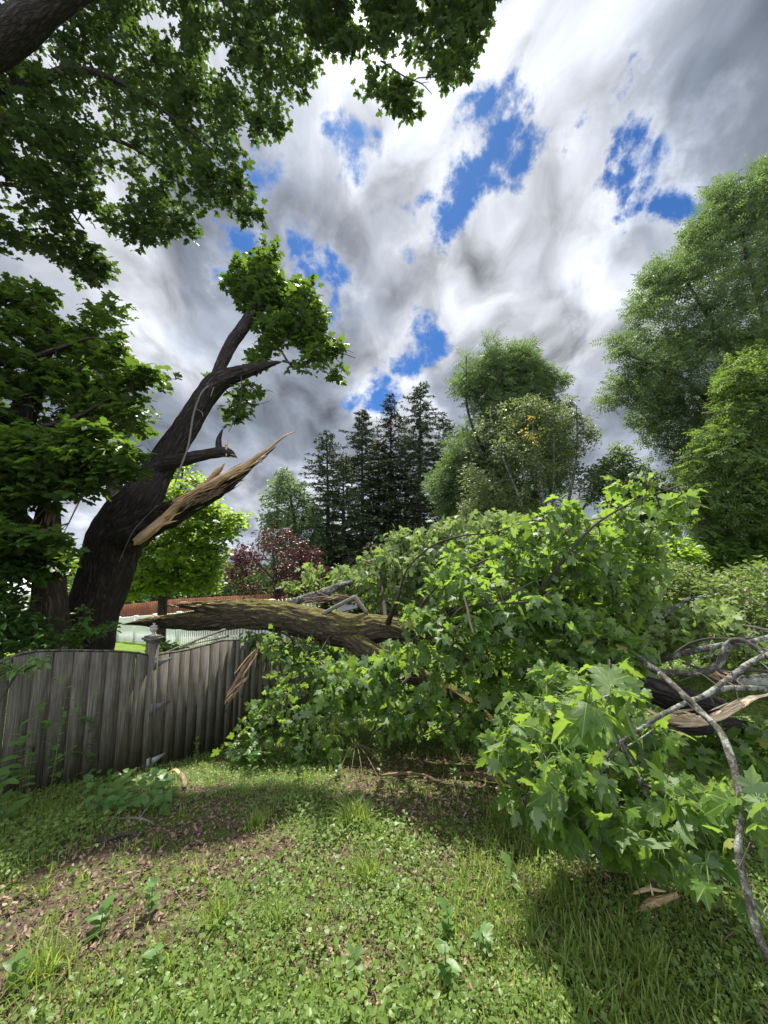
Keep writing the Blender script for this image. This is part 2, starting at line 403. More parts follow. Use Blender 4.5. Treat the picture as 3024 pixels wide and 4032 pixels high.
# ------------------------------------------------------------------ materials
def new_mat(name):
    m = bpy.data.materials.new(name); m.use_nodes = True; N = NT(m.node_tree); out = N.n('ShaderNodeOutputMaterial'); return m, N, out
def pbsdf(N, color, rough=0.8, spec=0.3, normal=None, metal=0.0):
    b = N.n('ShaderNodeBsdfPrincipled')
    N.set(b.inputs['Base Color'], (*color, 1) if isinstance(color, tuple) and len(color) == 3 else color)
    N.set(b.inputs['Roughness'], rough); b.inputs['Specular IOR Level'].default_value = spec; b.inputs['Metallic'].default_value = metal
    if normal is not None: N.set(b.inputs['Normal'], normal)
    return b
def bump(N, h, strength=0.5, dist=0.01):
    b = N.n('ShaderNodeBump'); b.inputs['Strength'].default_value = strength; b.inputs['Distance'].default_value = dist; N.set(b.inputs['Height'], h); return b.outputs[0]
def leaf_mat(name, c1, c2, under=None, trans=(0.30, 0.42, 0.04), tf=0.42, rough=0.42, spec=0.4, scale=1.5, hot=None, veins=False):
    m, N, out = new_mat(name)
    g = N.n('ShaderNodeNewGeometry'); ri = g.outputs['Random Per Island']
    tc = N.n('ShaderNodeTexCoord')
    big = N.noise(tc.outputs['Object'], scale, 2).outputs[0]
    f = N.math('ADD', N.math('MULTIPLY', ri, 0.6), N.math('MULTIPLY', N.math('SUBTRACT', big, 0.3), 0.9), clamp=True)
    c = N.mix(f, c1, c2)
    if hot: c = N.mix(N.math('GREATER_THAN', ri, 1-hot[0]), c, hot[1])
    if under is not None: c = N.mix(g.outputs['Backfacing'], c, under)
    fine = N.noise(tc.outputs['Object'], 90.0, 2).outputs[0]
    if veins:
        blem = N.noise(tc.outputs['Object'], 38.0, 4, 0.7).outputs[0]
        c = N.mix(N.mapr(blem, 0.60, 0.74, 0, 0.45), c, (0.13, 0.12, 0.035))
        at = N.n('ShaderNodeAttribute', attribute_name='bk'); sp = N.n('ShaderNodeSeparateXYZ'); N.set(sp.inputs[0], at.outputs['Vector'])
        ax = N.math('ABSOLUTE', sp.outputs[0]); yy = N.math('SUBTRACT', sp.outputs[1], 0.03); vm = None
        for ang in (90, 52, 14):
            a_ = math.radians(ang); dd = N.math('ABSOLUTE', N.math('SUBTRACT', N.math('MULTIPLY', ax, math.sin(a_)), N.math('MULTIPLY', yy, math.cos(a_))))
            k = N.mapr(dd, 0.006, 0.022, 1, 0); vm = k if vm is None else N.math('MAXIMUM', vm, k)
        c = N.mix(N.math('MULTIPLY', N.math('MULTIPLY', vm, 0.55), sp.outputs[2]), c, (0.24, 0.30, 0.10)); fine = N.math('ADD', fine, N.math('MULTIPLY', vm, 1.5))
    b = pbsdf(N, c, rough, spec, bump(N, fine, 0.25, 0.003))
    tr = N.n('ShaderNodeBsdfTranslucent')
    N.set(tr.inputs[0], N.mix(ri, tuple(x*0.8 for x in trans), tuple(min(1, x*1.2) for x in trans)))
    mx = N.n('ShaderNodeMixShader'); mx.inputs[0].default_value = tf; N.set(mx.inputs[1], b); N.set(mx.inputs[2], tr); N.set(out.inputs[0], mx)
    return m
def bark_mat(name, dark, light, moss=0.0, freq=20.0, lichen=0.0, bumpd=0.02, mosscol=(0.11, 0.125, 0.02), stretch=0.22):
    m, N, out = new_mat(name)
    at = N.n('ShaderNodeAttribute', attribute_name='bk'); v = at.outputs['Vector']
    sv = N.vmath('MULTIPLY', v, (1, 1, stretch))
    wn = N.noise(sv, freq*0.6, 2)
    sv = N.vmath('ADD', sv, N.vmath('MULTIPLY', N.vmath('SUBTRACT', wn.outputs[1], (0.5, 0.5, 0.5)), (0.05, 0.05, 0.05)))
    n1 = N.noise(sv, freq, 4, 0.55).outputs[0]
    ridge = N.math('MULTIPLY', N.math('ABSOLUTE', N.math('SUBTRACT', n1, 0.5)), 5.0, clamp=True)
    n2 = N.noise(v, freq*4, 4, 0.6).outputs[0]; n3 = N.noise(v, 2.0, 3).outputs[0]
    h = N.math('ADD', ridge, N.math('MULTIPLY', n2, 0.35))
    c = N.mix(N.math('MULTIPLY', h, 0.75, clamp=True), dark, light)
    c = N.mix(N.mapr(n3, 0.4, 0.7, 0, 0.4), c, tuple(x*0.55 for x in light))
    if lichen:
        ln = N.noise(v, 14, 4, 0.7).outputs[0]; c = N.mix(N.mapr(ln, 0.60-lichen*0.3, 0.72-lichen*0.3, 0, 0.75), c, (0.33, 0.35, 0.29))
    if moss:
        g = N.n('ShaderNodeNewGeometry'); sp = N.n('ShaderNodeSeparateXYZ'); N.set(sp.inputs[0], g.outputs['Normal'])
        mn = N.noise(v, 7.0, 5, 0.65).outputs[0]
        mm = N.math('ADD', N.math('MULTIPLY', sp.outputs[2], 0.55), N.math('SUBTRACT', mn, 0.5))
        mm = N.math('MULTIPLY', N.mapr(mm, 0.18, 0.46, 0, moss), N.mapr(ridge, 0.1, 0.7, 0.4, 1.0))
        c = N.mix(mm, c, mosscol)
    b = pbsdf(N, c, 0.9, 0.15, bump(N, h, 0.9, bumpd)); N.set(out.inputs[0], b); return m
def wood_mat(name, c1, c2, c3, rough=0.75):
    m, N, out = new_mat(name)
    at = N.n('ShaderNodeAttribute', attribute_name='bk'); v = at.outputs['Vector']; sv = N.vmath('MULTIPLY', v, (1, 1, 0.07))
    n1 = N.noise(sv, 70, 5, 0.6).outputs[0]; n2 = N.noise(N.vmath('MULTIPLY', v, (1, 1, 0.3)), 9, 3).outputs[0]
    c = N.mix(N.mapr(n1, 0.3, 0.7), c1, c2); c = N.mix(N.mapr(n2, 0.5, 0.68, 0, 0.8), c, c3)
    b = pbsdf(N, c, rough, 0.25, bump(N, n1, 0.9, 0.01)); N.set(out.inputs[0], b); return m
def plain(name, c, rough=0.7, spec=0.3, var=0.25, scale=20.0, bumps=0.3, metal=0.0, c2=None):
    m, N, out = new_mat(name); tc = N.n('ShaderNodeTexCoord')
    n = N.noise(tc.outputs['Object'], scale, 5, 0.6).outputs[0]
    g = N.n('ShaderNodeNewGeometry')
    f = N.math('ADD', N.math('MULTIPLY', n, 0.7), N.math('MULTIPLY', g.outputs['Random Per Island'], 0.3))
    cc = N.mix(N.mapr(f, 0.25, 0.75), tuple(x*(1-var) for x in c), c2 or tuple(min(1, x*(1+var)) for x in c))
    N.set(out.inputs[0], pbsdf(N, cc, rough, spec, bump(N, n, bumps, 0.004), metal)); return m

M = {}
TR = (0.29, 0.45, 0.045)
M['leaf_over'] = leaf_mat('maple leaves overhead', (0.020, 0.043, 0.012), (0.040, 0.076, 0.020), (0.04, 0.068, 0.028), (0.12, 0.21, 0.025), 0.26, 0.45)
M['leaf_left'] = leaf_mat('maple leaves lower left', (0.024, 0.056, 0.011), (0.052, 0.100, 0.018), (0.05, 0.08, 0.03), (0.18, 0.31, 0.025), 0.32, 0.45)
M['leaf_fall'] = leaf_mat('fallen maple leaves', (0.034, 0.080, 0.012), (0.086, 0.160, 0.024), (0.15, 0.21, 0.11), TR, 0.42, 0.5, 0.32, hot=(0.03, (0.22, 0.22, 0.06)), veins=True)
M['leaf_wilt'] = leaf_mat('wilting maple leaves', (0.075, 0.125, 0.03), (0.14, 0.20, 0.055), (0.24, 0.29, 0.17), (0.30, 0.42, 0.08), 0.34, 0.55, 0.3)
M['leaf_bright'] = leaf_mat('bright maple leaves', (0.055, 0.12, 0.012), (0.12, 0.20, 0.02), (0.10, 0.16, 0.04), (0.40, 0.60, 0.05), 0.45, 0.45)
M['leaf_ash'] = leaf_mat('ash leaves', (0.060, 0.098, 0.045), (0.120, 0.172, 0.075), (0.10, 0.14, 0.07), (0.20, 0.31, 0.08), 0.34, 0.55, 0.3, scale=0.5)
M['leaf_ash2'] = leaf_mat('lighter ash leaves', (0.062, 0.108, 0.034), (0.126, 0.190, 0.060), (0.09, 0.14, 0.05), (0.26, 0.40, 0.06), 0.35, 0.55, 0.3, scale=0.5)
M['leaf_bushy'] = leaf_mat('small olive leaves', (0.062, 0.096, 0.034), (0.112, 0.160, 0.056), (0.11, 0.14, 0.07), (0.24, 0.31, 0.08), 0.32, 0.5, 0.35, scale=0.6)
M['leaf_red'] = leaf_mat('purple leaves', (0.022, 0.008, 0.010), (0.055, 0.014, 0.018), (0.04, 0.015, 0.018), (0.14, 0.025, 0.03), 0.30, 0.45, 0.4)
M['leaf_yellow'] = leaf_mat('yellow leaves', (0.42, 0.31, 0.04), (0.60, 0.46, 0.06), None, (0.6, 0.46, 0.06), 0.3)
M['leaf_con'] = leaf_mat('conifer needles', (0.060, 0.084, 0.046), (0.110, 0.142, 0.068), None, (0.06, 0.09, 0.03), 0.12, 0.6, 0.25, scale=0.7)
M['leaf_con2'] = leaf_mat('bronzed conifer needles', (0.040, 0.045, 0.018), (0.085, 0.080, 0.03), None, (0.09, 0.09, 0.03), 0.12, 0.6, 0.25, scale=0.7)
M['leaf_shrub'] = leaf_mat('shrub leaves', (0.025, 0.065, 0.014), (0.06, 0.125, 0.024), (0.06, 0.11, 0.04), (0.22, 0.38, 0.04), 0.35, 0.36, 0.5)
M['leaf_scrub'] = leaf_mat('scrub leaves', (0.055, 0.10, 0.020), (0.12, 0.17, 0.045), (0.12, 0.16, 0.06), (0.26, 0.38, 0.06), 0.35, 0.5, 0.35, hot=(0.12, (0.17, 0.12, 0.07)))
M['leaf_cover'] = leaf_mat('ground cover leaves', (0.080, 0.134, 0.026), (0.180, 0.250, 0.058), (0.15, 0.21, 0.08), (0.36, 0.56, 0.09), 0.38, 0.45, 0.4, scale=2.5)
M['leaf_weed'] = leaf_mat('weed leaves', (0.06, 0.13, 0.03), (0.13, 0.22, 0.06), (0.13, 0.20, 0.08), (0.34, 0.52, 0.09), 0.38, 0.45, 0.4)
M['grass'] = leaf_mat('grass blades', (0.086, 0.148, 0.026), (0.19, 0.255, 0.056), None, (0.42, 0.56, 0.085), 0.40, 0.5, 0.35, scale=1.8, hot=(0.10, (0.30, 0.24, 0.11)))
M['far'] = leaf_mat('distant foliage', (0.035, 0.062, 0.022), (0.065, 0.10, 0.035), None, (0.14, 0.2, 0.05), 0.25, 0.6, 0.2, scale=0.3)
M['litter'] = plain('dead leaves', (0.13, 0.078, 0.052), 0.8, 0.2, 0.6, 30.0, 0.2, c2=(0.36, 0.25, 0.18))
M['bark'] = bark_mat('furrowed dark bark', (0.010, 0.008, 0.007), (0.088, 0.074, 0.066), 0.0, 20, 0, 0.03)
M['bark_old'] = bark_mat('old brown bark', (0.02, 0.015, 0.011), (0.15, 0.12, 0.09), 0.25, 18, 0, 0.025)
M['bark_moss'] = bark_mat('mossy bark', (0.014, 0.012, 0.008), (0.165, 0.132, 0.085), 0.60, 22, 0, 0.03, (0.22, 0.205, 0.022), 0.30)
M['bark_grey'] = bark_mat('grey branch bark', (0.032, 0.028, 0.024), (0.145, 0.13, 0.112), 0.0, 45, 0.42, 0.006, stretch=0.8)
M['bark_pale'] = bark_mat('peeling pale bark', (0.05, 0.04, 0.035), (0.38, 0.34, 0.30), 0.0, 14, 0.3, 0.02)
M['bark_far'] = bark_mat('distant bark', (0.03, 0.026, 0.022), (0.12, 0.105, 0.09), 0.0, 8, 0, 0.03)
M['twig'] = plain('twig bark', (0.045, 0.037, 0.031), 0.85, 0.2, 0.4, 15)
M['twig_grey'] = plain('grey twig bark', (0.145, 0.13, 0.11), 0.8, 0.25, 0.35, 25)
M['petiole'] = plain('green leaf stalks', (0.16, 0.24, 0.06), 0.5, 0.4, 0.2, 15)
M['stem'] = plain('weed stems', (0.09, 0.12, 0.04), 0.6, 0.3, 0.3, 15)
M['dry'] = plain('dry stems', (0.22, 0.18, 0.12), 0.8, 0.2, 0.3, 15)
M['wood'] = wood_mat('fresh torn wood', (0.40, 0.25, 0.125), (0.74, 0.55, 0.34), (0.26, 0.12, 0.055))
M['wood_pale'] = wood_mat('pale torn wood', (0.56, 0.40, 0.25), (0.80, 0.66, 0.48), (0.44, 0.25, 0.14))
M['wood_old'] = wood_mat('weathered torn wood', (0.075, 0.045, 0.03), (0.34, 0.24, 0.165), (0.15, 0.065, 0.04))
M['metal'] = plain('galvanised hinge', (0.13, 0.13, 0.13), 0.75, 0.3, 0.25, 30, 0.2, 0.2)
M['metal_rust'] = plain('rusty hinge', (0.30, 0.30, 0.30), 0.6, 0.4, 0.3, 12, 0.2, 0.3)
M['paint_old'] = plain('peeling white paint', (0.33, 0.30, 0.26), 0.8, 0.2, 0.45, 40, 0.4)
M['white'] = plain('white paint', (0.84, 0.85, 0.86), 0.5, 0.4, 0.04, 4, 0.1)
M['brownfence'] = plain('red brown stained boards', (0.19, 0.075, 0.042), 0.75, 0.2, 0.3, 3, 0.2)
M['roof'] = plain('grey roof shingles', (0.23, 0.22, 0.21), 0.85, 0.2, 0.2, 14, 0.4)
M['siding'] = plain('pale siding', (0.56, 0.57, 0.58), 0.6, 0.3, 0.08, 3, 0.1)
M['canvas'] = plain('white canvas', (0.76, 0.77, 0.79), 0.7, 0.2, 0.05, 3, 0.1)
M['glass'] = plain('dark window glass', (0.03, 0.035, 0.04), 0.08, 0.8, 0.1, 3, 0.0)

def fence_mat(name='weathered fence boards', tint=.86):
    m, N, out = new_mat(name); tc = N.n('ShaderNodeTexCoord'); o = tc.outputs['Object']
    g = N.n('ShaderNodeNewGeometry'); ri = g.outputs['Random Per Island']
    off = N.n('ShaderNodeCombineXYZ'); N.set(off.inputs[2], N.math('MULTIPLY', ri, 30.0)); N.set(off.inputs[0], N.math('MULTIPLY', ri, 17.0))
    v = N.vmath('ADD', o, off.outputs[0])
    grain = N.noise(N.vmath('MULTIPLY', v, (1, 1, 0.03)), 130, 5, 0.6, 0.6).outputs[0]
    streak = N.noise(N.vmath('MULTIPLY', v, (1, 1, 0.06)), 38, 4, 0.6).outputs[0]
    blot = N.noise(v, 3.2, 4, 0.6).outputs[0]
    c = N.ramp(grain, [(0.30, (0.058*tint, 0.048*tint, 0.036*tint)), (0.5, (0.150*tint, 0.134*tint, 0.108*tint)), (0.72, (0.285*tint, 0.262*tint, 0.222*tint))])
    c = N.mix(N.mapr(streak, 0.46, 0.72, 0, 0.6), c, (0.075, 0.068, 0.05))
    c = N.mix(N.mapr(streak, 0.30, 0.42, 0.5, 0.0), c, (0.27, 0.265, 0.24))
    c = N.mix(N.math('MULTIPLY', N.mapr(blot, 0.50, 0.68, 0, 0.7), N.mapr(grain, 0.3, 0.7, 1, .5)), c, (0.062, 0.060, 0.022))
    c = N.mix(N.math('MULTIPLY', ri, 0.35), c, (0.07, 0.065, 0.052))
    knot = N.n('ShaderNodeTexVoronoi'); N.set(knot.inputs['Vector'], N.vmath('MULTIPLY', v, (1, 1, 0.6))); knot.inputs['Scale'].default_value = 4.2
    c = N.mix(N.mapr(knot.outputs['Distance'], 0.04, 0.075, 0.85, 0), c, (0.03, 0.022, 0.016))
    b = pbsdf(N, c, 0.88, 0.15, bump(N, grain, 0.6, 0.003)); N.set(out.inputs[0], b); return m
M['fence'] = fence_mat()

# ------------------------------------------------------------------ ground
_hy = np.array([-20, 0.8, 1.6, 2.4, 3.35, 4.3, 5.34, 7.0, 9, 13, 20, 35, 60, 200]); _hz = np.array([0.1, 0.02, -0.02, -0.10, -0.30, -0.57, -0.84, -1.08, -1.2, -1.34, -2.3, -2.8, -3.0, -3.4])
def smooth_prof():
    y = np.linspace(-20, 200, 4401); z = np.interp(y, _hy, _hz); k = np.hanning(17); k /= k.sum()
    zz = np.convolve(np.pad(z, 8, mode='edge'), k, 'valid'); return y, zz
_py, _pz = smooth_prof()
def height(x, y):
    x = np.asarray(x, float); y = np.asarray(y, float)
    z = np.interp(y, _py, _pz)
    z = z + 1.0*np.clip((x-2.5)/9, 0, 1)**1.5*np.clip((y-3)/6, 0, 1)
    z = z + 0.05*(fbm(np.stack([x*0.9, y*0.9, x*0], -1), 3, 3)-0.5)*2*np.clip(y/1.5, 0.3, 1)
    z = z - 0.25*np.clip((-x-9)/8, 0, 1)*np.clip((y-10)/8, 0, 1)
    return z
def G(px, py):
    """ground point seen at a photo pixel"""
    d = np.linspace(0.5, 60, 6000); q = P(np.full(6000, px), np.full(6000, py), d); k = np.argmax(q[:, 2] < height(q[:, 0], q[:, 1]))
    return q[k]
_brown = [(*G(*a)[:2], r, s) for a, r, s in [((700,3290),.42,.55),((520,3390),.40,.55),((300,3480),.35,.5),((640,3180),.35,.5),((20,3800),.45,.6),((980,3300),.3,.4),((1700,3110),.55,.8),((1950,3120),.7,.85),((1500,3040),.5,.7),((880,3640),.22,.35),
          ((1350,3480),.25,.3),((1300,3880),.22,.3),((1000,3430),.3,.35),((1850,2980),.7,.8),((1300,3060),.6,.35),((2500,3150),.5,.5),((2700,3300),.4,.5),((550,3850),.2,.3),((150,3650),.3,.3)]]
def green(x, y):
    m = 0.50+1.5*(fbm(np.stack([x*1.1, y*1.1, x*0+4], -1), 17, 3)-0.5)+0.5*(fbm(np.stack([x*4, y*4, x*0+4], -1), 27, 2)-0.5)
    m = m + 0.58
    for bx, by, r, s in _brown: m = m - 0.85*s*np.exp(-((x-bx)**2+(y-by)**2)/(2*r*r))
    return np.clip(m, 0, 1)
def build_ground():
    def axis(lo, hi):
        a = [0.0]; st = 0.05
        while a[-1] < hi: a.append(a[-1]+st); st = min(st*1.035, 6)
        b = [0.0]; st = 0.05
        while b[-1] > lo: b.append(b[-1]-st); st = min(st*1.035, 6)
        return np.array(b[:0:-1]+a)
    X = axis(-140, 140); Y = axis(-25, 190)+1.5
    gx, gy = np.meshgrid(X, Y); gz = height(gx, gy)
    near = np.exp(-((gx**2+(gy-3)**2)/60)); gz = gz + near*0.02*(vnoise(np.stack([gx*14, gy*14, gx*0], -1), 5)-0.5)
    V = np.stack([gx, gy, gz], -1).reshape(-1, 3); nx = len(X); i = np.arange(len(Y)-1)[:, None]*nx; j = np.arange(nx-1)[None]
    Q = np.stack([i+j, i+j+1, i+j+nx+1, i+j+nx], -1).reshape(-1, 4)
    m, N, out = new_mat('soil and turf'); tc = N.n('ShaderNodeTexCoord'); o = tc.outputs['Object']
    n1 = N.noise(o, 45, 6, 0.7).outputs[0]; n2 = N.noise(o, 7, 5, 0.65).outputs[0]; n3 = N.noise(o, 0.9, 3, 0.5).outputs[0]
    soil = N.ramp(n1, [(0.25, (0.028, 0.020, 0.014)), (0.5, (0.085, 0.062, 0.044)), (0.75, (0.22, 0.165, 0.12))])
    turf = N.ramp(n1, [(0.3, (0.035, 0.055, 0.012)), (0.7, (0.12, 0.16, 0.035))])
    c = N.mix(N.mapr(N.math('ADD', n2, N.math('MULTIPLY', n3, 0.4)), 0.62, 0.78), soil, turf)
    sp = N.n('ShaderNodeSeparateXYZ'); N.set(sp.inputs[0], o)
    lawn = N.ramp(N.noise(o, 3, 5, 0.7).outputs[0], [(0.3, (0.075, 0.13, 0.018)), (0.7, (0.15, 0.22, 0.035))])
    c = N.mix(N.mapr(N.math('ADD', sp.outputs[1], N.math('MULTIPLY', n2, 1.5)), 8.0, 10.0), c, lawn)
    N.set(out.inputs[0], pbsdf(N, c, 0.95, 0.1, bump(N, n1, 0.8, 0.02)))
    g = mesh('ground', V, Q, m, None, True); tag(g, kind='structure')
build_ground()

# ------------------------------------------------------------------ ground layers (uncountable)
def polar(n, r, r0, r1, pw, a0=-62, a1=62):
    u = r.random(n); e = 2-pw
    rad = (r0**e+u*(r1**e-r0**e))**(1/e); a = np.radians(r.uniform(a0, a1, n))
    return rad*np.sin(a), rad*np.cos(a)
def build_cover():
    r = np.random.default_rng(5)
    # dead leaves
    x, y = polar(110000, r, 0.7, 12, 1.05); m = green(x, y); k = r.random(len(x)) < (0.98-0.62*m); x, y = x[k], y[k]
    n = len(x); pos = np.stack([x, y, height(x, y)+r.uniform(0.003, 0.02, n)], -1)
    mb = MB()
    for tm, sl in ((OVAL, slice(0, None, 3)), (MAPLE_LO, slice(1, None, 3)), (LANCE, slice(2, None, 3))):
        q = pos[sl]; V, T = leaves(tm, q, np.array([0, 0, 1.0])+rdir(r, len(q))*0.9, rdir(r, len(q)), r.uniform(0.012, 0.034, len(q))*(1.5 if tm is LANCE else 1), r.uniform(0.5, 1.1, len(q))); V += r.normal(size=V.shape)*0.0025; mb.add(V, T)
    tag(mb.build('leaf_litter', M['litter']), 'brown and tan dead leaves scattered over the soil among the ground cover', 'leaf litter', kind='stuff')
    # fallen twigs
    n = 900; x, y = polar(n, r, 0.9, 9, 1.0); tw = MB()
    for i in range(n):
        L = r.uniform(.03, .16); a = r.uniform(0, 6.28); p = np.array([x[i], y[i], float(height(x[i], y[i]))+.012]); e = p+np.array([np.cos(a)*L, np.sin(a)*L, r.uniform(-.004, .02)]); k = r.uniform(.0008, .0022)
        V = []
        for q in (p, e):
            for t in (0, 2.09, 4.19): V.append(q+np.array([-np.sin(a)*np.cos(t), np.cos(a)*np.cos(t), np.sin(t)])*k)
        tw.add(V, [[0,1,4],[0,4,3],[1,2,5],[1,5,4],[2,0,3],[2,3,5]])
    tag(tw.build('twig_litter', M['dry']), 'small dry twigs strewn through the grass and litter', 'twig litter', kind='stuff')
    # creeping ground cover
    x, y = polar(900000, r, 0.7, 13, 1.25); m = green(x, y); k = r.random(len(x)) < np.clip(m*0.85-0.05+0.35*(fbm(np.stack([x*6, y*6, x*0+1], -1), 91, 2)-0.5), 0.02, 1); x, y, m = x[k], y[k], m[k]
    n = len(x); z = height(x, y)
    kind = fbm(np.stack([x*1.5, y*1.5, x*0+9], -1), 44, 2)
    hh = r.random(n)**1.4*(0.02+0.08*kind)+0.006
    sz = (0.006+0.015*r.random(n)**3)*(0.6+1.1*kind)
    far = np.clip(np.hypot(x, y)/5, 1, 2.2); sz = sz*far
    pos = np.stack([x, y, z+hh], -1)
    nn = np.array([0, -0.1, 1.0])+rdir(r, n)*0.65
    a = leaves(ROUND, pos[::2], nn[::2], rdir(r, n)[::2], sz[::2])
    b = leaves(HEART, pos[1::4], nn[1::4], rdir(r, n)[1::4], sz[1::4]*1.2)
    c = leaves(OVAL, pos[3::4], nn[3::4], rdir(r, n)[3::4], sz[3::4]*1.5)
    mb = MB(); [mb.add(*q) for q in (a, b, c)]
    tag(mb.build('ground_cover', M['leaf_cover']), 'low creeping clover and ivy like ground cover carpeting the slope', 'ground cover', kind='stuff')
    # grass
    x, y = polar(300000, r, 0.7, 16, 1.15); g2 = fbm(np.stack([x*1.3, y*1.3, x*0+2], -1), 61, 3); m = green(x, y)
    k = r.random(len(x)) < np.clip((g2-0.36)*2.6, 0.30, 0.9)*np.clip(m*1.3, 0.1, 1); x, y, g2 = x[k], y[k], g2[k]
    # tussocks gather blades
    tx, ty = polar(2600, r, 0.9, 9, 1.1); kk = r.random(2600) < np.clip(green(tx, ty), .15, 1); tx, ty = tx[kk], ty[kk]
    bx = np.repeat(tx, 26)+r.normal(size=len(tx)*26)*0.018; by = np.repeat(ty, 26)+r.normal(size=len(tx)*26)*0.018
    x = np.concatenate([x, bx]); y = np.concatenate([y, by]); g2 = np.concatenate([g2, np.repeat(r.uniform(0.1, 0.6, len(tx)), 26)])
    n = len(x); h = (0.018+0.072*r.random(n)**1.8)*(0.5+g2); h *= np.clip(1.25-np.abs(x-0.5)*0.02, 0.6, 2)
    blades(x, y, h, r, 'grass', 'thin green grass blades growing through the ground cover', 'grass', 0.0028)
def blades(x, y, h, r, name, label, cat, w0, lean=0.55, kind='stuff', mat='grass', parent=None):
    n = len(x); z = height(x, y); az = r.uniform(0, 2*np.pi, n); ln = lean*r.random(n)+0.08
    d = np.stack([np.cos(az), np.sin(az), az*0], -1); ln = np.where(r.random(n) < .35, ln*2.2, ln); s = np.stack([-np.sin(az), np.cos(az), az*0], -1)
    rot = r.uniform(-0.9, 0.9, n)[:, None]; s = s*np.cos(rot)+d*np.sin(rot)
    base = np.stack([x, y, z-0.004], -1); V = []
    for t, w in ((0, 1.0), (0.35, 0.95), (0.7, 0.7), (1.0, 0.0)):
        c = base+d*(ln*h*t*t)[:, None]+np.array([0, 0, 1.0])*(h*(t-0.35*ln*t*t))[:, None]
        if w > 0:
            ww = (w0*(0.7+h*4))*w; V += [c-s*ww[:, None], c+s*ww[:, None]]
        else: V += [c]
    V = np.stack(V, 1); T0 = np.array([[0,1,3],[0,3,2],[2,3,5],[2,5,4],[4,5,6]])
    T = T0[None]+(np.arange(n)*7)[:, None, None]
    o = mesh(name, V.reshape(-1, 3), T.reshape(-1, 3), M[mat], parent)
    if parent is None: tag(o, label, cat, kind=kind)
    return o
build_cover()

# ------------------------------------------------------------------ weathered fence, gate post, gate
FA = P(570, 3010, 4.0)[:2]; FB = P(930, 2947, 5.05)[:2]; FU = (FB-FA)/np.linalg.norm(FB-FA); FN = np.array([FU[1], -FU[0]])   # FN faces the camera side
U3 = np.array([*FU, 0]); N3 = np.array([*FN, 0]); Z3 = np.array([0, 0, 1.0])
if np.dot(FN, -FA) < 0: FN = -FN; N3 = -N3
def fpt(s, z, off=0.0): return np.array([*(FA+FU*s+FN*off), z])
_top = np.array([(-400,2700),(-150,2660),(0,2612),(40,2588),(90,2573),(150,2567),(300,2566),(450,2568),(560,2576),(600,2588),(640,2577),(702,2569),(746,2560),(840,2535),(870,2525),(930,2524),(1000,2520),(1300,2500),(2000,2470)], float)
def ftop(s):
    px, _, d = proj(fpt(s, 0.6)); py = np.interp(px, _top[:, 0], _top[:, 1])
    c, sn = math.cos(PITCH), math.sin(PITCH); q = (FA+FU*s)[1]
    k = -(py-PH/2)/F                                   # y_cam/z_cam = k
    return 1.6 + q*(k*c+sn)/(c-k*sn)
def boards(mb, s0, s1, w, r, off=0.0, gap=0.009, topf=ftop, foot=0.02):
    s = s0
    while s < s1-0.03:
        ww = min(w*(1+r.uniform(-0.06, 0.06)), s1-s); sm = s+ww/2; p = fpt(sm, 0)
        zb = float(height(p[0], p[1]))+foot+r.uniform(-0.02, 0.02); za, zc = topf(s+0.004), topf(s+ww-gap)
        o = off+r.uniform(-0.002, 0.002); t = 0.009; lean = r.uniform(-0.004, 0.004)
        a0 = fpt(s, zb, o-t); 
        V = []
        for dz, sh in ((0, 0), (1, lean)):
            zl = zb if dz == 0 else za+r.uniform(-0.003, 0.003); zr = zb+r.uniform(-.008, .008) if dz == 0 else zc+r.uniform(-0.003, 0.003)
            V += [fpt(s+sh, zl, o-t), fpt(s+ww-gap+sh, zr, o-t), fpt(s+ww-gap+sh, zr, o+t), fpt(s+sh, zl, o+t)]
        mb.add(V, BOXT, np.array(V)); s += ww
def rail(mb, s0, s1, zf, h, off, t, n=14):
    ss = np.linspace(s0, s1, n)
    for a, b in zip(ss[:-1], ss[1:]):
        V = []
        for dz in (-h/2, h/2):
            V += [fpt(a, zf(a)+dz, off-t), fpt(b, zf(b)+dz, off-t), fpt(b, zf(b)+dz, off+t), fpt(a, zf(a)+dz, off+t)]
        mb.add(V, BOXT, np.array(V))
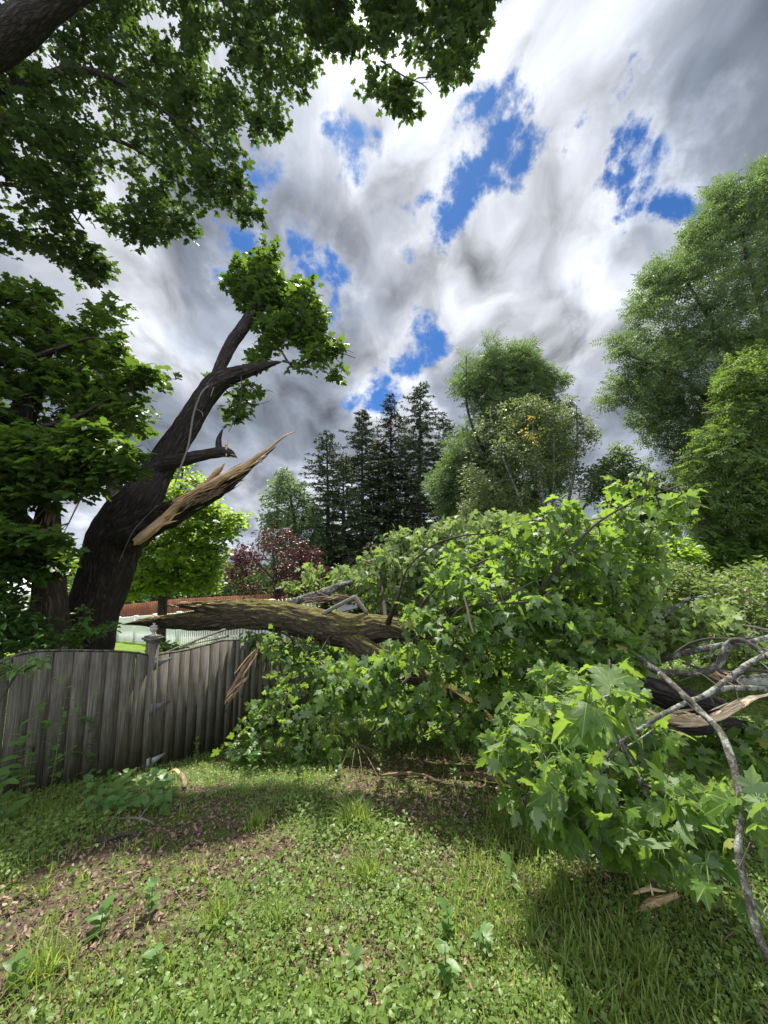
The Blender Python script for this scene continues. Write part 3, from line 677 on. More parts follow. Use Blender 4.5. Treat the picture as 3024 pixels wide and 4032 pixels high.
def build_fence():
    r = np.random.default_rng(3)
    base = fpt(-1.2, float(height(*(FA-FU*1.2))))
    f = thing('board_fence', 'weathered grey board fence with mossy streaks and arched top, left of the urn topped post', 'fence', base)
    mb = MB(); boards(mb, -2.6, -0.045, 0.143, r); mb.build('board_panel', M['fence'], f)
    for zf, hh, of, tt, nn in ((lambda s: ftop(s)-0.012, .05, -.035, .02, 14), (lambda s: ftop(s)-0.95, .085, -.032, .02, 14), (lambda s: ftop(s)+0.012, .014, -.012, .016, 30)):
        mb = MB(); rail(mb, -2.6, -0.05, zf, hh, of, tt, nn); mb.build('rail', M['fence'], f)
    # post
    g = float(height(*FA)); zt = 1.6+4.0*(math.sin(PITCH)-(2532-PH/2)/F*math.cos(PITCH))
    p = thing('fence_post', 'square fence post topped by a chalky white urn finial beside the gate hinges', 'fence post', fpt(0, g))
    mb = MB(); box(mb, fpt(0, (g-0.1+zt)/2, -0.01), U3, N3, Z3, 0.046, 0.046, (zt-g+0.1)/2); mb.build('shaft', M['fence'], p)
    mb = MB()
    for dz, hw, hh in ((0.0, 0.062, 0.010), (0.020, 0.078, 0.0095), (0.038, 0.060, 0.008)): box(mb, fpt(0, zt+dz, -0.01), U3, N3, Z3, hw, hw, hh)
    mb.build('cap_moulding', M['fence'], p)
    prof = [(0.044, 0.046), (0.040, 0.062), (0.022, 0.070), (0.017, 0.085), (0.024, 0.094), (0.038, 0.110), (0.046, 0.130), (0.045, 0.150), (0.036, 0.166), (0.047, 0.170), (0.044, 0.178), (0.020, 0.184), (0.010, 0.190), (0.016, 0.198), (0.016, 0.208), (0.008, 0.216), (0.001, 0.218)]
    ns = 24; c = fpt(0, zt, -0.01); th = np.arange(ns)/ns*2*np.pi
    V = np.array([[c[0]+q*.82*np.cos(t), c[1]+q*.82*np.sin(t), c[2]+.046+(z-.046)*.78] for q, z in prof for t in th]); T = []
    for i in range(len(prof)-1):
        for j in range(ns):
            a, b = i*ns+j, i*ns+(j+1) % ns; T += [[a, b, b+ns], [a, b+ns, a+ns]]
    mesh('finial', V, T, M['paint_old'], p, True)
    # gate
    gt = thing('wooden_gate', 'weathered grey board gate with three strap hinges and a top that climbs to the right', 'gate', fpt(0.6, float(height(*(FA+FU*0.6)))))
    mb = MB(); boards(mb, 0.055, 1.22, 0.137, r, 0.004); mb.build('board_panel', M['fence'], gt)
    for zf, hh, of, tt, nn in ((lambda s: ftop(s)-0.02, .06, -.035, .02, 10), (lambda s: ftop(0.6)-0.95, .09, -.035, .02, 3), (lambda s: ftop(s)+0.010, .016, -.012, .02, 16)):
        mb = MB(); rail(mb, 0.06, 1.2, zf, hh, of, tt, nn); mb.build('rail', M['fence'], gt)
    def zpix(s, py):
        q = (FA+FU*s)[1]; k = -(py-PH/2)/F; c_, sn = math.cos(PITCH), math.sin(PITCH); return 1.6+q*(k*c_+sn)/(c_-k*sn)
    for py, m_ in ((2608, 'metal'), (2783, 'metal'), (2996, 'metal_rust')):
        z0 = zpix(0.07, py); o = 0.020; mb = MB()
        V = [fpt(0.03, z0-0.045, o), fpt(0.21, z0+0.012, o), fpt(0.21, z0+0.030, o), fpt(0.03, z0+0.040, o)]
        V += [v+N3*0.005 for v in V]; mb.add(V, BOXT, np.array(V))
        box(mb, fpt(0.006, z0, 0.041), U3, N3, Z3, 0.016, 0.003, 0.060)
        tube(mb, [[*fpt(0.028, z0-0.062, 0.030), 0.007], [*fpt(0.028, z0+0.062, 0.030), 0.007]], 8, 0.05, 0)
        for s, dz in ((0.07, 0.012), (0.07, -0.010), (0.12, 0.008), (0.17, 0.012)):
            tube(mb, [[*fpt(s, z0+dz, o), 0.005], [*fpt(s, z0+dz, o+0.009), 0.004]], 6, 0.05, 0)
        mb.build('strap_hinge', M[m_], gt)
    mb = MB(); z0 = zpix(1.17, 2650); box(mb, fpt(1.15, z0, 0.018), U3, N3, Z3, 0.02, 0.004, 0.05); tube(mb, [[*fpt(1.15, z0-0.04, 0.02), .006], [*fpt(1.15, z0-0.03, 0.05), .006], [*fpt(1.15, z0+0.03, 0.05), .006], [*fpt(1.15, z0+0.04, 0.02), .006]], 6, 0.02, 0)
    mb.build('latch', M['metal'], gt)
    # loose battens lying along the gate top
    k = thing('split_rail', 'long splintered grey rail resting on the climbing top of the gate under the fallen limb', 'broken rail', fpt(0.7, ftop(0.7)))
    mb = MB(); A = P(640, 2572, 4.35); B = P(880, 2480, 5.05); C_ = P(700, 2548, 4.6); D_ = P(900, 2505, 5.2)
    tube(mb, [[*A, 0.006], [*(A*0.6+B*0.4), 0.02], [*B, 0.03]], 6, 0.04, 0.3, rag=(0.1, 0.05), flat=0.5, seed=4); tube(mb, [[*C_, 0.006], [*D_, 0.025]], 6, 0.04, 0.3, rag=(0.08, 0), flat=0.5, seed=8)
    mb.build('splintered_rail', M['fence'], k)
    # fence right of the gate
    f2 = thing('board_fence', 'dark shaded run of board fence right of the gate, behind hanging maple leaves', 'fence', fpt(2.6, float(height(*(FA+FU*2.6)))))
    mb = MB(); boards(mb, 1.30, 6.4, 0.143, r, -0.01); mb.build('board_panel', M['fence'], f2)
    for dz in (.12, .95):
        mb = MB(); rail(mb, 1.3, 6.4, lambda s: ftop(s)-dz, 0.085, -0.045, 0.02); mb.build('rail', M['fence'], f2)
    mb = MB(); box(mb, fpt(1.265, float(height(*(FA+FU*1.26)))+0.55, -0.02), U3, N3, Z3, 0.035, 0.04, 0.68); mb.build('latch_post', M['fence'], f2)
build_fence()

# ------------------------------------------------------------------ neighbouring yards
def build_yards():
    r = np.random.default_rng(8)
    # white picket fence
    anch = np.array([(250,2452,24),(439,2434,18.7),(560,2424,15.6),(692,2413,12.9),(850,2393,11.2),(1081,2362,9.6),(1240,2345,8.8)], float)
    top = P(anch[:, 0], anch[:, 1], anch[:, 2]); L = np.concatenate([[0], np.cumsum(np.linalg.norm(np.diff(top[:, :2], axis=0), axis=1))])
    f = thing('picket_fence', 'long white picket fence across the lawn behind the dark leaning trunk', 'picket fence', (top[3, 0], top[3, 1], height(top[3, 0], top[3, 1])))
    mb = MB(); rb = [MB(), MB()]; posts = []
    s = 0.0; k = 0
    def at(s):
        return np.array([np.interp(s, L, top[:, i]) for i in range(3)])
    while s < L[-1]:
        p = at(s); q = at(min(s+0.05, L[-1])+1e-3)-at(max(s-0.05, 0)); u = nrm(np.array([q[0], q[1], 0])); nn = np.array([-u[1], u[0], 0]); zt = p[2]; zb = float(height(p[0], p[1]))+0.03
        hw = 0.037; y = nn*0.009
        prof = [(-hw, zb), (hw, zb), (hw, zt-0.07), (hw*0.6, zt-0.02), (0, zt), (-hw*0.6, zt-0.02), (-hw, zt-0.07)]
        V = [np.array([p[0], p[1], 0])+u*a+Z3*z+sg*y for sg in (-1, 1) for a, z in prof]; n = 7
        T = [[0, i, i+1] for i in range(1, n-1)]+[[n, n+i+1, n+i] for i in range(1, n-1)]+[t for i in range(n) for t in ([i, (i+1) % n, (i+1) % n+n], [i, (i+1) % n+n, i+n])]
        mb.add(V, T, np.array(V))
        if k % 18 == 0:
            pm = MB(); box(pm, [p[0], p[1], (zb+zt-0.02)/2], u, nn, Z3, 0.055, 0.055, (zt-zb)/2); box(pm, [p[0], p[1], zt+0.005], u, nn, Z3, 0.07, 0.07, 0.02); posts.append(pm)
        s += 0.14; k += 1
    for a, b in zip(np.arange(0, L[-1]-0.5, 0.5), np.arange(0.5, L[-1], 0.5)):
        pa, pb = at(a), at(b); u = nrm(pb-pa); nn = nrm(np.array([-u[1], u[0], 0])); 
        for ri, dz in enumerate((-0.25, -0.85)): box(rb[ri], (pa+pb)/2+Z3*dz+nn*0.03, u, nn, Z3, np.linalg.norm(pb-pa)/2, 0.015, 0.04)
    mb.build('picket_panel', M['white'], f); [q.build('rail', M['white'], f) for q in rb]
    for pm in posts: pm.build('post', M['white'], f)
    # red-brown fence further down
    A = P(330, 2398, 24.); B = P(700, 2358, 21.); C_ = P(1130, 2335, 19.)
    f = thing('stained_fence', 'red brown stained board fence just beyond the white pickets', 'fence', (A[0], A[1], height(A[0], A[1])))
    mb = MB(); posts = []
    for a, b in ((A, B), (B, C_)):
        n = int(np.linalg.norm((b-a)[:2])/0.15); u = nrm(np.array([*(b-a)[:2], 0])); nn = np.array([-u[1], u[0], 0])
        for i in range(n):
            p = a+(b-a)*(i+0.5)/n; zt = p[2]-0.06*((i % 16) in (0, 15)); zb = float(height(p[0], p[1])); box(mb, [p[0], p[1], (zt+zb)/2], u, nn, Z3, 0.07, 0.01, (zt-zb)/2)
            if i % 16 == 0: pb = MB(); posts.append(pb); box(pb, [p[0], p[1], (zt+zb)/2+0.06]-nn*0.06, u, nn, Z3, 0.05, 0.05, (zt-zb)/2)
    mb.build('board_panel', M['brownfence'], f); [q.build('post', M['brownfence'], f) for q in posts]
    # canopy tent at the left edge
    c = P(-60, 2400, 11.5); g = float(height(c[0], c[1])); zt = P(0, 2330, 11.5)[2]; zp = P(0, 2225, 11.5)[2]
    t = thing('canopy_tent', 'white canopy tent with a peaked roof at the left edge behind the shrub', 'tent', (c[0], c[1], g))
    h = 1.25; k = [(-h, -h), (h, -h), (h, h), (-h, h)]
    V = [[c[0]+a, c[1]+b, zt] for a, b in k]+[[c[0]+a*.15, c[1]+b*.15, zp-0.05] for a, b in k]+[[c[0], c[1], zp]]
    T = [[0,1,5],[0,5,4],[1,2,6],[1,6,5],[2,3,7],[2,7,6],[3,0,4],[3,4,7],[4,5,8],[5,6,8],[6,7,8],[7,4,8]]
    mesh('roof', V, T, M['canvas'], t)
    mb = MB()
    for i in range(4):
        a, b = np.array(k[i]), np.array(k[(i+1) % 4]); m_ = (a+b)/2; u = np.array([*nrm(b-a), 0]); box(mb, [c[0]+m_[0], c[1]+m_[1], zt-0.13], u, np.array([-u[1], u[0], 0]), Z3, h, 0.006, 0.14)
    mb.build('valance', M['canvas'], t)
    for a, b in k:
        mb = MB(); tube(mb, [[c[0]+a*.98, c[1]+b*.98, g, .02], [c[0]+a*.98, c[1]+b*.98, zt, .02]], 8, .5, 0); mb.build('leg', M['white'], t)
    # white shed behind the tent
    c = P(-150, 2400, 17.); g = float(height(c[0], c[1]))
    s = thing('garden_shed', 'white sided garden shed glimpsed through the shrub at the far left', 'shed', (c[0], c[1], g))
    mb = MB()
    for i in range(13): box(mb, [c[0], c[1]+0.006*0, g+0.1+i*0.17], [1, 0, 0], [0, 1, 0], [0, 0, 1], 2.2-0.004*(i % 2), 1.4-0.006*(i % 2), 0.087)
    mb.build('wall', M['siding'], s)
    zt = g+2.3; V = [[c[0]-2.4, c[1]-1.6, zt], [c[0]+2.4, c[1]-1.6, zt], [c[0]+2.4, c[1]+1.6, zt], [c[0]-2.4, c[1]+1.6, zt], [c[0]-2.4, c[1], zt+.9], [c[0]+2.4, c[1], zt+.9]]
    mesh('roof', V, [[0,1,5],[0,5,4],[2,3,4],[2,4,5],[0,4,3],[1,2,5],[0,3,2],[0,2,1]], M['roof'], s)
    mb = MB(); box(mb, [c[0]+1.2, c[1]-1.41, g+1.2], [1,0,0],[0,1,0],[0,0,1], .4, .03, .45); w = mb.build('window', M['glass'], s)
    mb = MB(); [box(mb, [c[0]+1.2+a, c[1]-1.44, g+1.2+b], [1,0,0],[0,1,0],[0,0,1], ha, .02, hb) for a, b, ha, hb in ((-.44,0,.04,.53),(.44,0,.04,.53),(0,.49,.40,.04),(0,-.49,.40,.04),(0,0,.02,.45))]; mb.build('window_frame', M['white'], w)
    # house whose gable shows between the fallen leaves and the conifers
    c = P(1500, 2230, 27.); g = float(height(c[0], c[1])); zp = P(1460, 2205, 25.5)[2]
    s = thing('house', 'low pale house with a grey gable roof mostly hidden behind the wilting leaves', 'house', (c[0], c[1], g)); w_, dp = 2.6, 3.6; ze = zp-1.25
    V = [[c[0]-w_, c[1]-dp, g], [c[0]+w_, c[1]-dp, g], [c[0]+w_, c[1]+dp, g], [c[0]-w_, c[1]+dp, g], [c[0]-w_, c[1]-dp, ze], [c[0]+w_, c[1]-dp, ze], [c[0]+w_, c[1]+dp, ze], [c[0]-w_, c[1]+dp, ze], [c[0], c[1]-dp, zp-.1], [c[0], c[1]+dp, zp-.1]]
    mesh('wall', V, [[0,1,5],[0,5,4],[1,2,6],[1,6,5],[2,3,7],[2,7,6],[3,0,4],[3,4,7],[4,5,8],[6,7,9]], M['siding'], s)
    mb = MB()
    for sg in (-1, 1):
        u = nrm(np.array([sg*w_, 0, -(zp-ze)])); Ln = math.hypot(w_, zp-ze)+.4; cc = np.array([c[0], c[1], zp])+u*Ln/2; box(mb, cc, u, [0, 1, 0], np.cross(u, [0, 1, 0]), Ln/2, dp+.4, .06)
    mb.build('roof', M['roof'], s)
    mb = MB(); box(mb, [c[0]-.9, c[1]-dp-.01, g+1.6], [1,0,0],[0,1,0],[0,0,1], .45, .03, .6); mb.build('window', M['glass'], s)
    mb = MB(); box(mb, [c[0]+1.0, c[1]-dp-.01, g+1.6], [1,0,0],[0,1,0],[0,0,1], .45, .03, .6); mb.build('window', M['glass'], s)
build_yards()

# ------------------------------------------------------------------ background trees
def bg_tree(name, label, cat, poly, depth, thick, n, rad, k, size, tmpl, mat, trunk, limbs, seed, gap=0.35, gs=0.5, jit=0.9, droop=0.4, flat=0.8, r0=0.008, bmat='bark_far', rmax=0.12, group=None, extra=None, edge=0.0, lob=0.0):
    r = np.random.default_rng(seed)
    T = pp(trunk); g = float(height(T[0, 0], T[0, 1])); T[0, 2] = min(T[0, 2], g-0.1)
    o = thing(name, label, cat, (T[0, 0], T[0, 1], g), group)
    mb = MB(); C = tube(mb, T, 12, 0.3, 0.08, seed=seed); roots = [C]
    mb.build('trunk', M[bmat], o, True)
    mb = MB()
    for l in limbs: roots.append(tube(mb, pp(l), 7, 0.25, 0.08, seed=seed+1))
    c = sprays(poly, n, depth, thick, r, gap, gs, edge, rad, lob)
    R = np.vstack(roots); R = R[len(roots[0])//4:]
    grow(mb, R, c[::max(1, len(c)//450)], r0, rmax, 0.6, 0.08, 4, seed=seed)
    mb.build('branches', M[bmat], o)
    V, Tt = leaves(tmpl, *spray_leaves(c, k, rad, size, r, flat, 1.0, jit, droop))
    mesh('crown', V, Tt, M[mat], o)
    if extra:
        c = sprays(extra[0], extra[1], depth, 0.2, r); c[:, 1] -= extra[3]
        V, Tt = leaves(DIAM, *spray_leaves(c, 12, 0.18, 0.10, r, 1.0, 0.2, 1.0, 0.3)); mesh('yellow_leaves', V, Tt, M[extra[2]], o)
    return o
def conifer(label, px, ptop, pbase, d, hw, seed, mat='leaf_con', bare=0.0, dens=1.0, name='spruce_tree'):
    r = np.random.default_rng(seed)
    top = P(px, ptop, d); b = P(px, pbase, d); g = float(height(b[0], b[1])); b[2] = g
    H = top[2]-g; bare = bare+r.uniform(0, .25); o = thing(name, label, 'conifer', b, 'dark conifers behind the yard')
    mb = MB(); lean = r.normal(size=2)*0.15
    C = tube(mb, [[b[0]-lean[0], b[1], g-0.1, 0.24], [b[0], b[1]+lean[1], g+H*0.5, 0.15], [top[0], top[1], top[2], 0.012]], 8, 0.5, 0.05, seed=seed); mb.build('trunk', M['bark_far'], o, True)
    mb = MB(); pos = []; nn = []; tt = []; sz = []
    z = H*0.12
    R = hw*1.8*d/F
    while z < H-0.15:
        f = z/H; rad = R*(1-f)**0.62*(1.0 if f > 0.25 else 0.75+f)*r.uniform(0.45, 1.3)+0.15
        nb = int(r.integers(5, 9))
        for q in range(nb):
            az = r.uniform(0, 2*np.pi); L = rad*r.uniform(0.4, 1.25); dirh = np.array([np.cos(az), np.sin(az), 0])
            i = int(np.clip(f*(len(C)-1), 0, len(C)-1)); st = np.array([C[i, 0], C[i, 1], g+z])
            rise = (0.35*(f-0.35)); nseg = max(2, int(L/0.3)); pts = []
            for t in np.linspace(0, 1, nseg+1):
                pts.append(np.array([*(st+dirh*L*t+Z3*(rise*L*t-0.35*L*t*t+0.22*L*t**3)), 0.035*(1-t)*(1-f*.7)+0.006]))
            tube(mb, pts, 4, 0.4, 0)
            if r.random() < bare*(1-f): continue
            pts = np.array(pts)[:, :3]; nl = int(L*27*dens)+5; t = r.random(nl)**0.6*0.85+0.15; ip = t*(len(pts)-1); i0 = np.minimum(ip.astype(int), len(pts)-2); fr = (ip-i0)[:, None]
            p = pts[i0]*(1-fr)+pts[i0+1]*fr; side = np.cross(dirh, Z3)*r.uniform(-1, 1, nl)[:, None]
            dd = side*1.0+dirh*r.uniform(0.1, 1.0, nl)[:, None]+Z3*r.uniform(-0.75, 0.1, nl)[:, None]
            pos.append(p); tt.append(dd); nn.append(Z3+rdir(r, nl)*0.7); sz.append(r.uniform(0.20, 0.55, nl)*(0.55+0.45*(1-f)))
        z += r.uniform(0.16, 0.30)*(0.7+0.6*(1-f))
    mb.build('branches', M['bark_far'], o)
    V, T = leaves(LANCE, np.concatenate(pos), np.concatenate(nn), np.concatenate(tt), np.concatenate(sz), 1.25)
    mesh('crown', V, T, M[mat], o)
def build_background():
    conifer('shortest dark conifer, at the left end of the conifer row with a thin drooping tip', 1286, 1690, 2330, 28, 115, 1, bare=0.35, dens=0.8)
    conifer('bushy dark conifer with a blunt top, second from the left of the conifer row', 1425, 1612, 2330, 30, 125, 2, dens=1.15)
    conifer('thin bronzed conifer with sparse see through tip, third in the conifer row', 1540, 1548, 2330, 32, 105, 3, 'leaf_con2', 0.5, 0.7)
    conifer('tallest spruce with a sharp layered spire, beside the big ash', 1657, 1500, 2330, 29, 125, 4, dens=1.0, bare=0.3)
    conifer('low olive green conifer in front of the conifer row, above the house roof', 1480, 2130, 2330, 22, 130, 6, 'leaf_con2', 0.0, 1.0)
    conifer('mid height dark conifer filling the gap before the tallest spruce', 1350, 1800, 2330, 26, 110, 7, 'leaf_con', 0.2, 1.0)
    conifer('dark ragged conifer touching the left side of the big ash crown', 1745, 1640, 2330, 31, 100, 8, 'leaf_con', 0.2, 0.9)
    conifer('lower conifer peeping between the blunt topped one and the bronzed one', 1490, 1740, 2330, 34, 120, 9, 'leaf_con2', 0.2, 1.0)
    conifer('dark conifer half hidden between the bronzed one and the tallest spruce', 1598, 1700, 2330, 34, 120, 10, 'leaf_con', 0.2, 1.0)
    bg_tree('deciduous_tree', 'mid green leafy tree standing just left of the conifers above the purple tree', 'tree',
            [(1000,2110),(1010,2000),(1040,1900),(1080,1850),(1120,1825),(1180,1850),(1220,1920),(1260,1990),(1300,2100),(1310,2200),(1330,2330),(1150,2330),(1060,2250)], 25, 2.0, 900, .34, 16, .22, DIAM, 'leaf_ash', [(1180,2400,25,14),(1170,2150,25,10),(1140,1930,25,3)], [], 21, 0.38, 0.6, lob=.3)
    bg_tree('purple_leaf_tree', 'dark red purple leaved ornamental tree beyond the broken log', 'tree',
            [(860,2240),(900,2150),(950,2110),(1000,2070),(1060,2045),(1130,2060),(1200,2090),(1270,2160),(1310,2260),(1290,2350),(1200,2370),(1050,2380),(930,2360),(880,2330)], 16, 1.5, 620, .22, 16, .13, DIAM, 'leaf_red', [(1090,2420,16,10),(1085,2290,16,8),(1070,2150,16,3)], [[(1085,2290,16,6),(980,2180,16,3)],[(1085,2290,16,6),(1190,2170,16.2,3)]], 22, 0.42, 1.2, lob=.35)
    bg_tree('leafy_maple', 'bright yellow green young maple seen between the leaning trunk and the purple tree', 'tree',
            [(560,1860),(620,1800),(700,1790),(790,1830),(830,1900),(880,1990),(960,2010),(990,2060),(940,2110),(900,2150),(890,2240),(860,2330),(760,2350),(640,2350),(520,2370),(440,2330),(460,2200),(500,2000)], 9.5, 1.5, 900, .22, 16, .115, MAPLE_LO, 'leaf_bright', [(640,2450,9.8,18),(650,2250,9.8,15),(700,2020,9.6,8),(720,1850,9.5,3)], [[(650,2200,9.8,8),(850,2100,9.2,4),(930,2050,9,2)],[(650,2250,9.8,7),(560,2050,9.8,3)]], 23, 0.36, 1.4, jit=0.7)
    bg_tree('leafy_maple', 'small lit leafy tree low at the far left behind the old trunk', 'tree',
            [(-250,2120),(-100,2050),(120,2060),(260,2100),(330,2200),(330,2330),(200,2360),(-200,2330)], 17, 1.3, 240, .44, 20, .16, MAPLE_LO, 'leaf_bright', [(60,2480,17,12),(60,2250,17,8),(60,2110,17,3)], [], 24, 0.4, 1.2)
    bg_tree('ash_tree', 'tall green ash rising right of the conifer spire', 'tree',
            [(1740,1790),(1770,1680),(1800,1600),(1780,1480),(1800,1400),(1840,1335),(1870,1420),(1920,1330),(1960,1310),(2000,1350),(2060,1330),(2110,1370),(2150,1430),(2200,1450),(2240,1480),(2215,1560),(2250,1700),(2250,1950),(2050,2060),(1850,2080),(1720,2080),(1670,1900)], 21, 2.6, 2400, .38, 8, .44, PINN, 'leaf_ash', [(2010,2350,21,22),(2000,2050,21,18),(1990,1700,21,10),(1980,1420,21,3)],
            [[(2000,1950,21,9),(1850,1650,20.5,5),(1835,1400,20.5,2)],[(2000,1900,21,9),(2130,1600,20.5,5),(2180,1480,20.5,2)]], 25, 0.40, 0.6, lob=.4)
    bg_tree('bushy_tree', 'many stemmed olive green tree holding one small yellow leaf patch, in front of the ash', 'tree',
            [(1760,2080),(1790,1900),(1830,1780),(1850,1660),(1920,1590),(2000,1560),(2060,1520),(2130,1560),(2200,1580),(2260,1520),(2290,1590),(2350,1640),(2380,1700),(2350,1790),(2400,1850),(2360,1990),(2250,2060),(2100,2120),(1900,2130)], 16, 1.9, 1100, .26, 18, .12, DIAM, 'leaf_bushy', [(2160,2300,16,12),(2150,2080,16,10),(2120,1850,16,7),(2090,1620,16,2)],
            [[(2160,2250,16,9),(2220,2050,16,7),(2270,1800,15.8,4),(2270,1600,15.7,2)],[(2150,2250,16,8),(2060,2000,16,6),(1960,1750,16,3),(1930,1640,16,2)],[(2160,2200,16,7),(2180,1900,15.7,4),(2180,1650,15.6,2)],[(2150,2250,16,7),(1950,2000,15.8,4),(1860,1850,15.8,2)],[(2170,2200,16,7),(2330,1950,15.8,4),(2420,1810,15.7,2)]], 26, 0.40, 0.7, lob=.35, bmat='bark_grey', flat=1.0,
            extra=([(2020,1700),(2060,1690),(2080,1740),(2070,1790),(2030,1800),(2010,1750)], 9, 'leaf_yellow', 1.5))
    bg_tree('small_tree', 'grey green loose crowned small tree between the olive tree and the tall right ash', 'tree',
            [(2300,1960),(2310,1850),(2380,1790),(2420,1740),(2500,1770),(2580,1850),(2640,1900),(2680,2000),(2640,2120),(2400,2130)], 15, 1.2, 800, .24, 16, .14, DIAM, 'leaf_ash', [(2480,2300,15,9),(2470,2050,15,6),(2450,1830,15,2)], [], 27, 0.36, 0.8, flat=1.0)
    A = [(3200,500),(3024,590),(2960,640),(2915,630),(2880,715),(2780,700),(2745,790),(2690,830),(2650,920),(2580,1000),(2520,1070),(2480,1130),(2440,1230),(2400,1310),(2345,1325),(2360,1410),(2400,1470),(2360,1560),(2390,1620),(2440,1680),(2500,1760),(2560,1800),(2600,1900),(2640,1960),(2700,2100),(3050,2150),(3600,2150),(3700,700)]
    bg_tree('ash_tree', 'huge ash filling the right edge, its crown sloping down toward the gap of sky', 'tree',
            A, 15, 3.0, 6500, .34, 8, .36, PINN, 'leaf_ash', [(3180,2500,15,48),(3140,2150,15,42),(3080,1750,15,30),(3060,1300,15,16),(3080,900,15,5)],
            [[(3130,2000,15,22),(2900,1700,14,14),(2700,1500,13.6,8),(2480,1400,13.5,3)],[(3080,1700,15,20),(2850,1350,14.5,11),(2700,1100,14.3,4)],[(3060,1400,15,14),(2950,1050,14.8,8),(2900,800,14.7,3)],[(3130,2000,15,18),(2850,1850,13.6,10),(2600,1750,13.3,4)],[(3080,1600,15,14),(3400,1300,14.5,6)]], 28, 0.405, 0.62, lob=.55, r0=0.007, rmax=0.16)
    bg_tree('ash_tree', 'lighter yellow green ash with drooping sprays, in front of the huge right hand ash', 'tree',
            [(3300,1150),(3100,1200),(3010,1300),(2960,1330),(2880,1380),(2840,1440),(2800,1500),(2790,1590),(2720,1640),(2680,1720),(2640,1790),(2680,1860),(2650,1950),(2690,2050),(2660,2120),(2720,2190),(3050,2220),(3500,2220),(3600,1300)], 11, 1.8, 3200, .26, 8, .27, PINN, 'leaf_ash2', [(3250,2560,11,38),(3200,2150,11,32),(3130,1800,11,20),(3090,1450,11,6)],
            [[(3180,2050,11,16),(2950,1850,10.4,9),(2760,1800,10.2,3)],[(3150,1900,11,14),(2980,1600,10.5,7),(2880,1480,10.4,3)],[(3190,2100,11,12),(2950,2050,10.3,6),(2750,2060,10.2,3)]], 29, 0.40, 0.9, lob=.4, r0=0.006, rmax=0.1)
    # far wood closing the view, one indistinct mass
    r = np.random.default_rng(40); n = 2600
    az = np.radians(r.uniform(-75, 75, n)); R = r.uniform(44, 60, n); x = R*np.sin(az); y = R*np.cos(az); top = 3.5+4.5*fbm(np.stack([az*9, az*0, az*0], -1), 6, 3)
    top = np.where(az < math.radians(-12), top*0.75, top)
    z = height(x, y)+r.random(n)*top
    V, T = leaves(DIAM, *spray_leaves(np.stack([x, y, z], -1), 14, 1.2, 0.75, r, 1.0, 0.6, 1.0, 0.3))
    tag(mesh('treeline', V, T, M['far']), 'far off band of trees low on the horizon', 'trees', kind='stuff')
build_background()

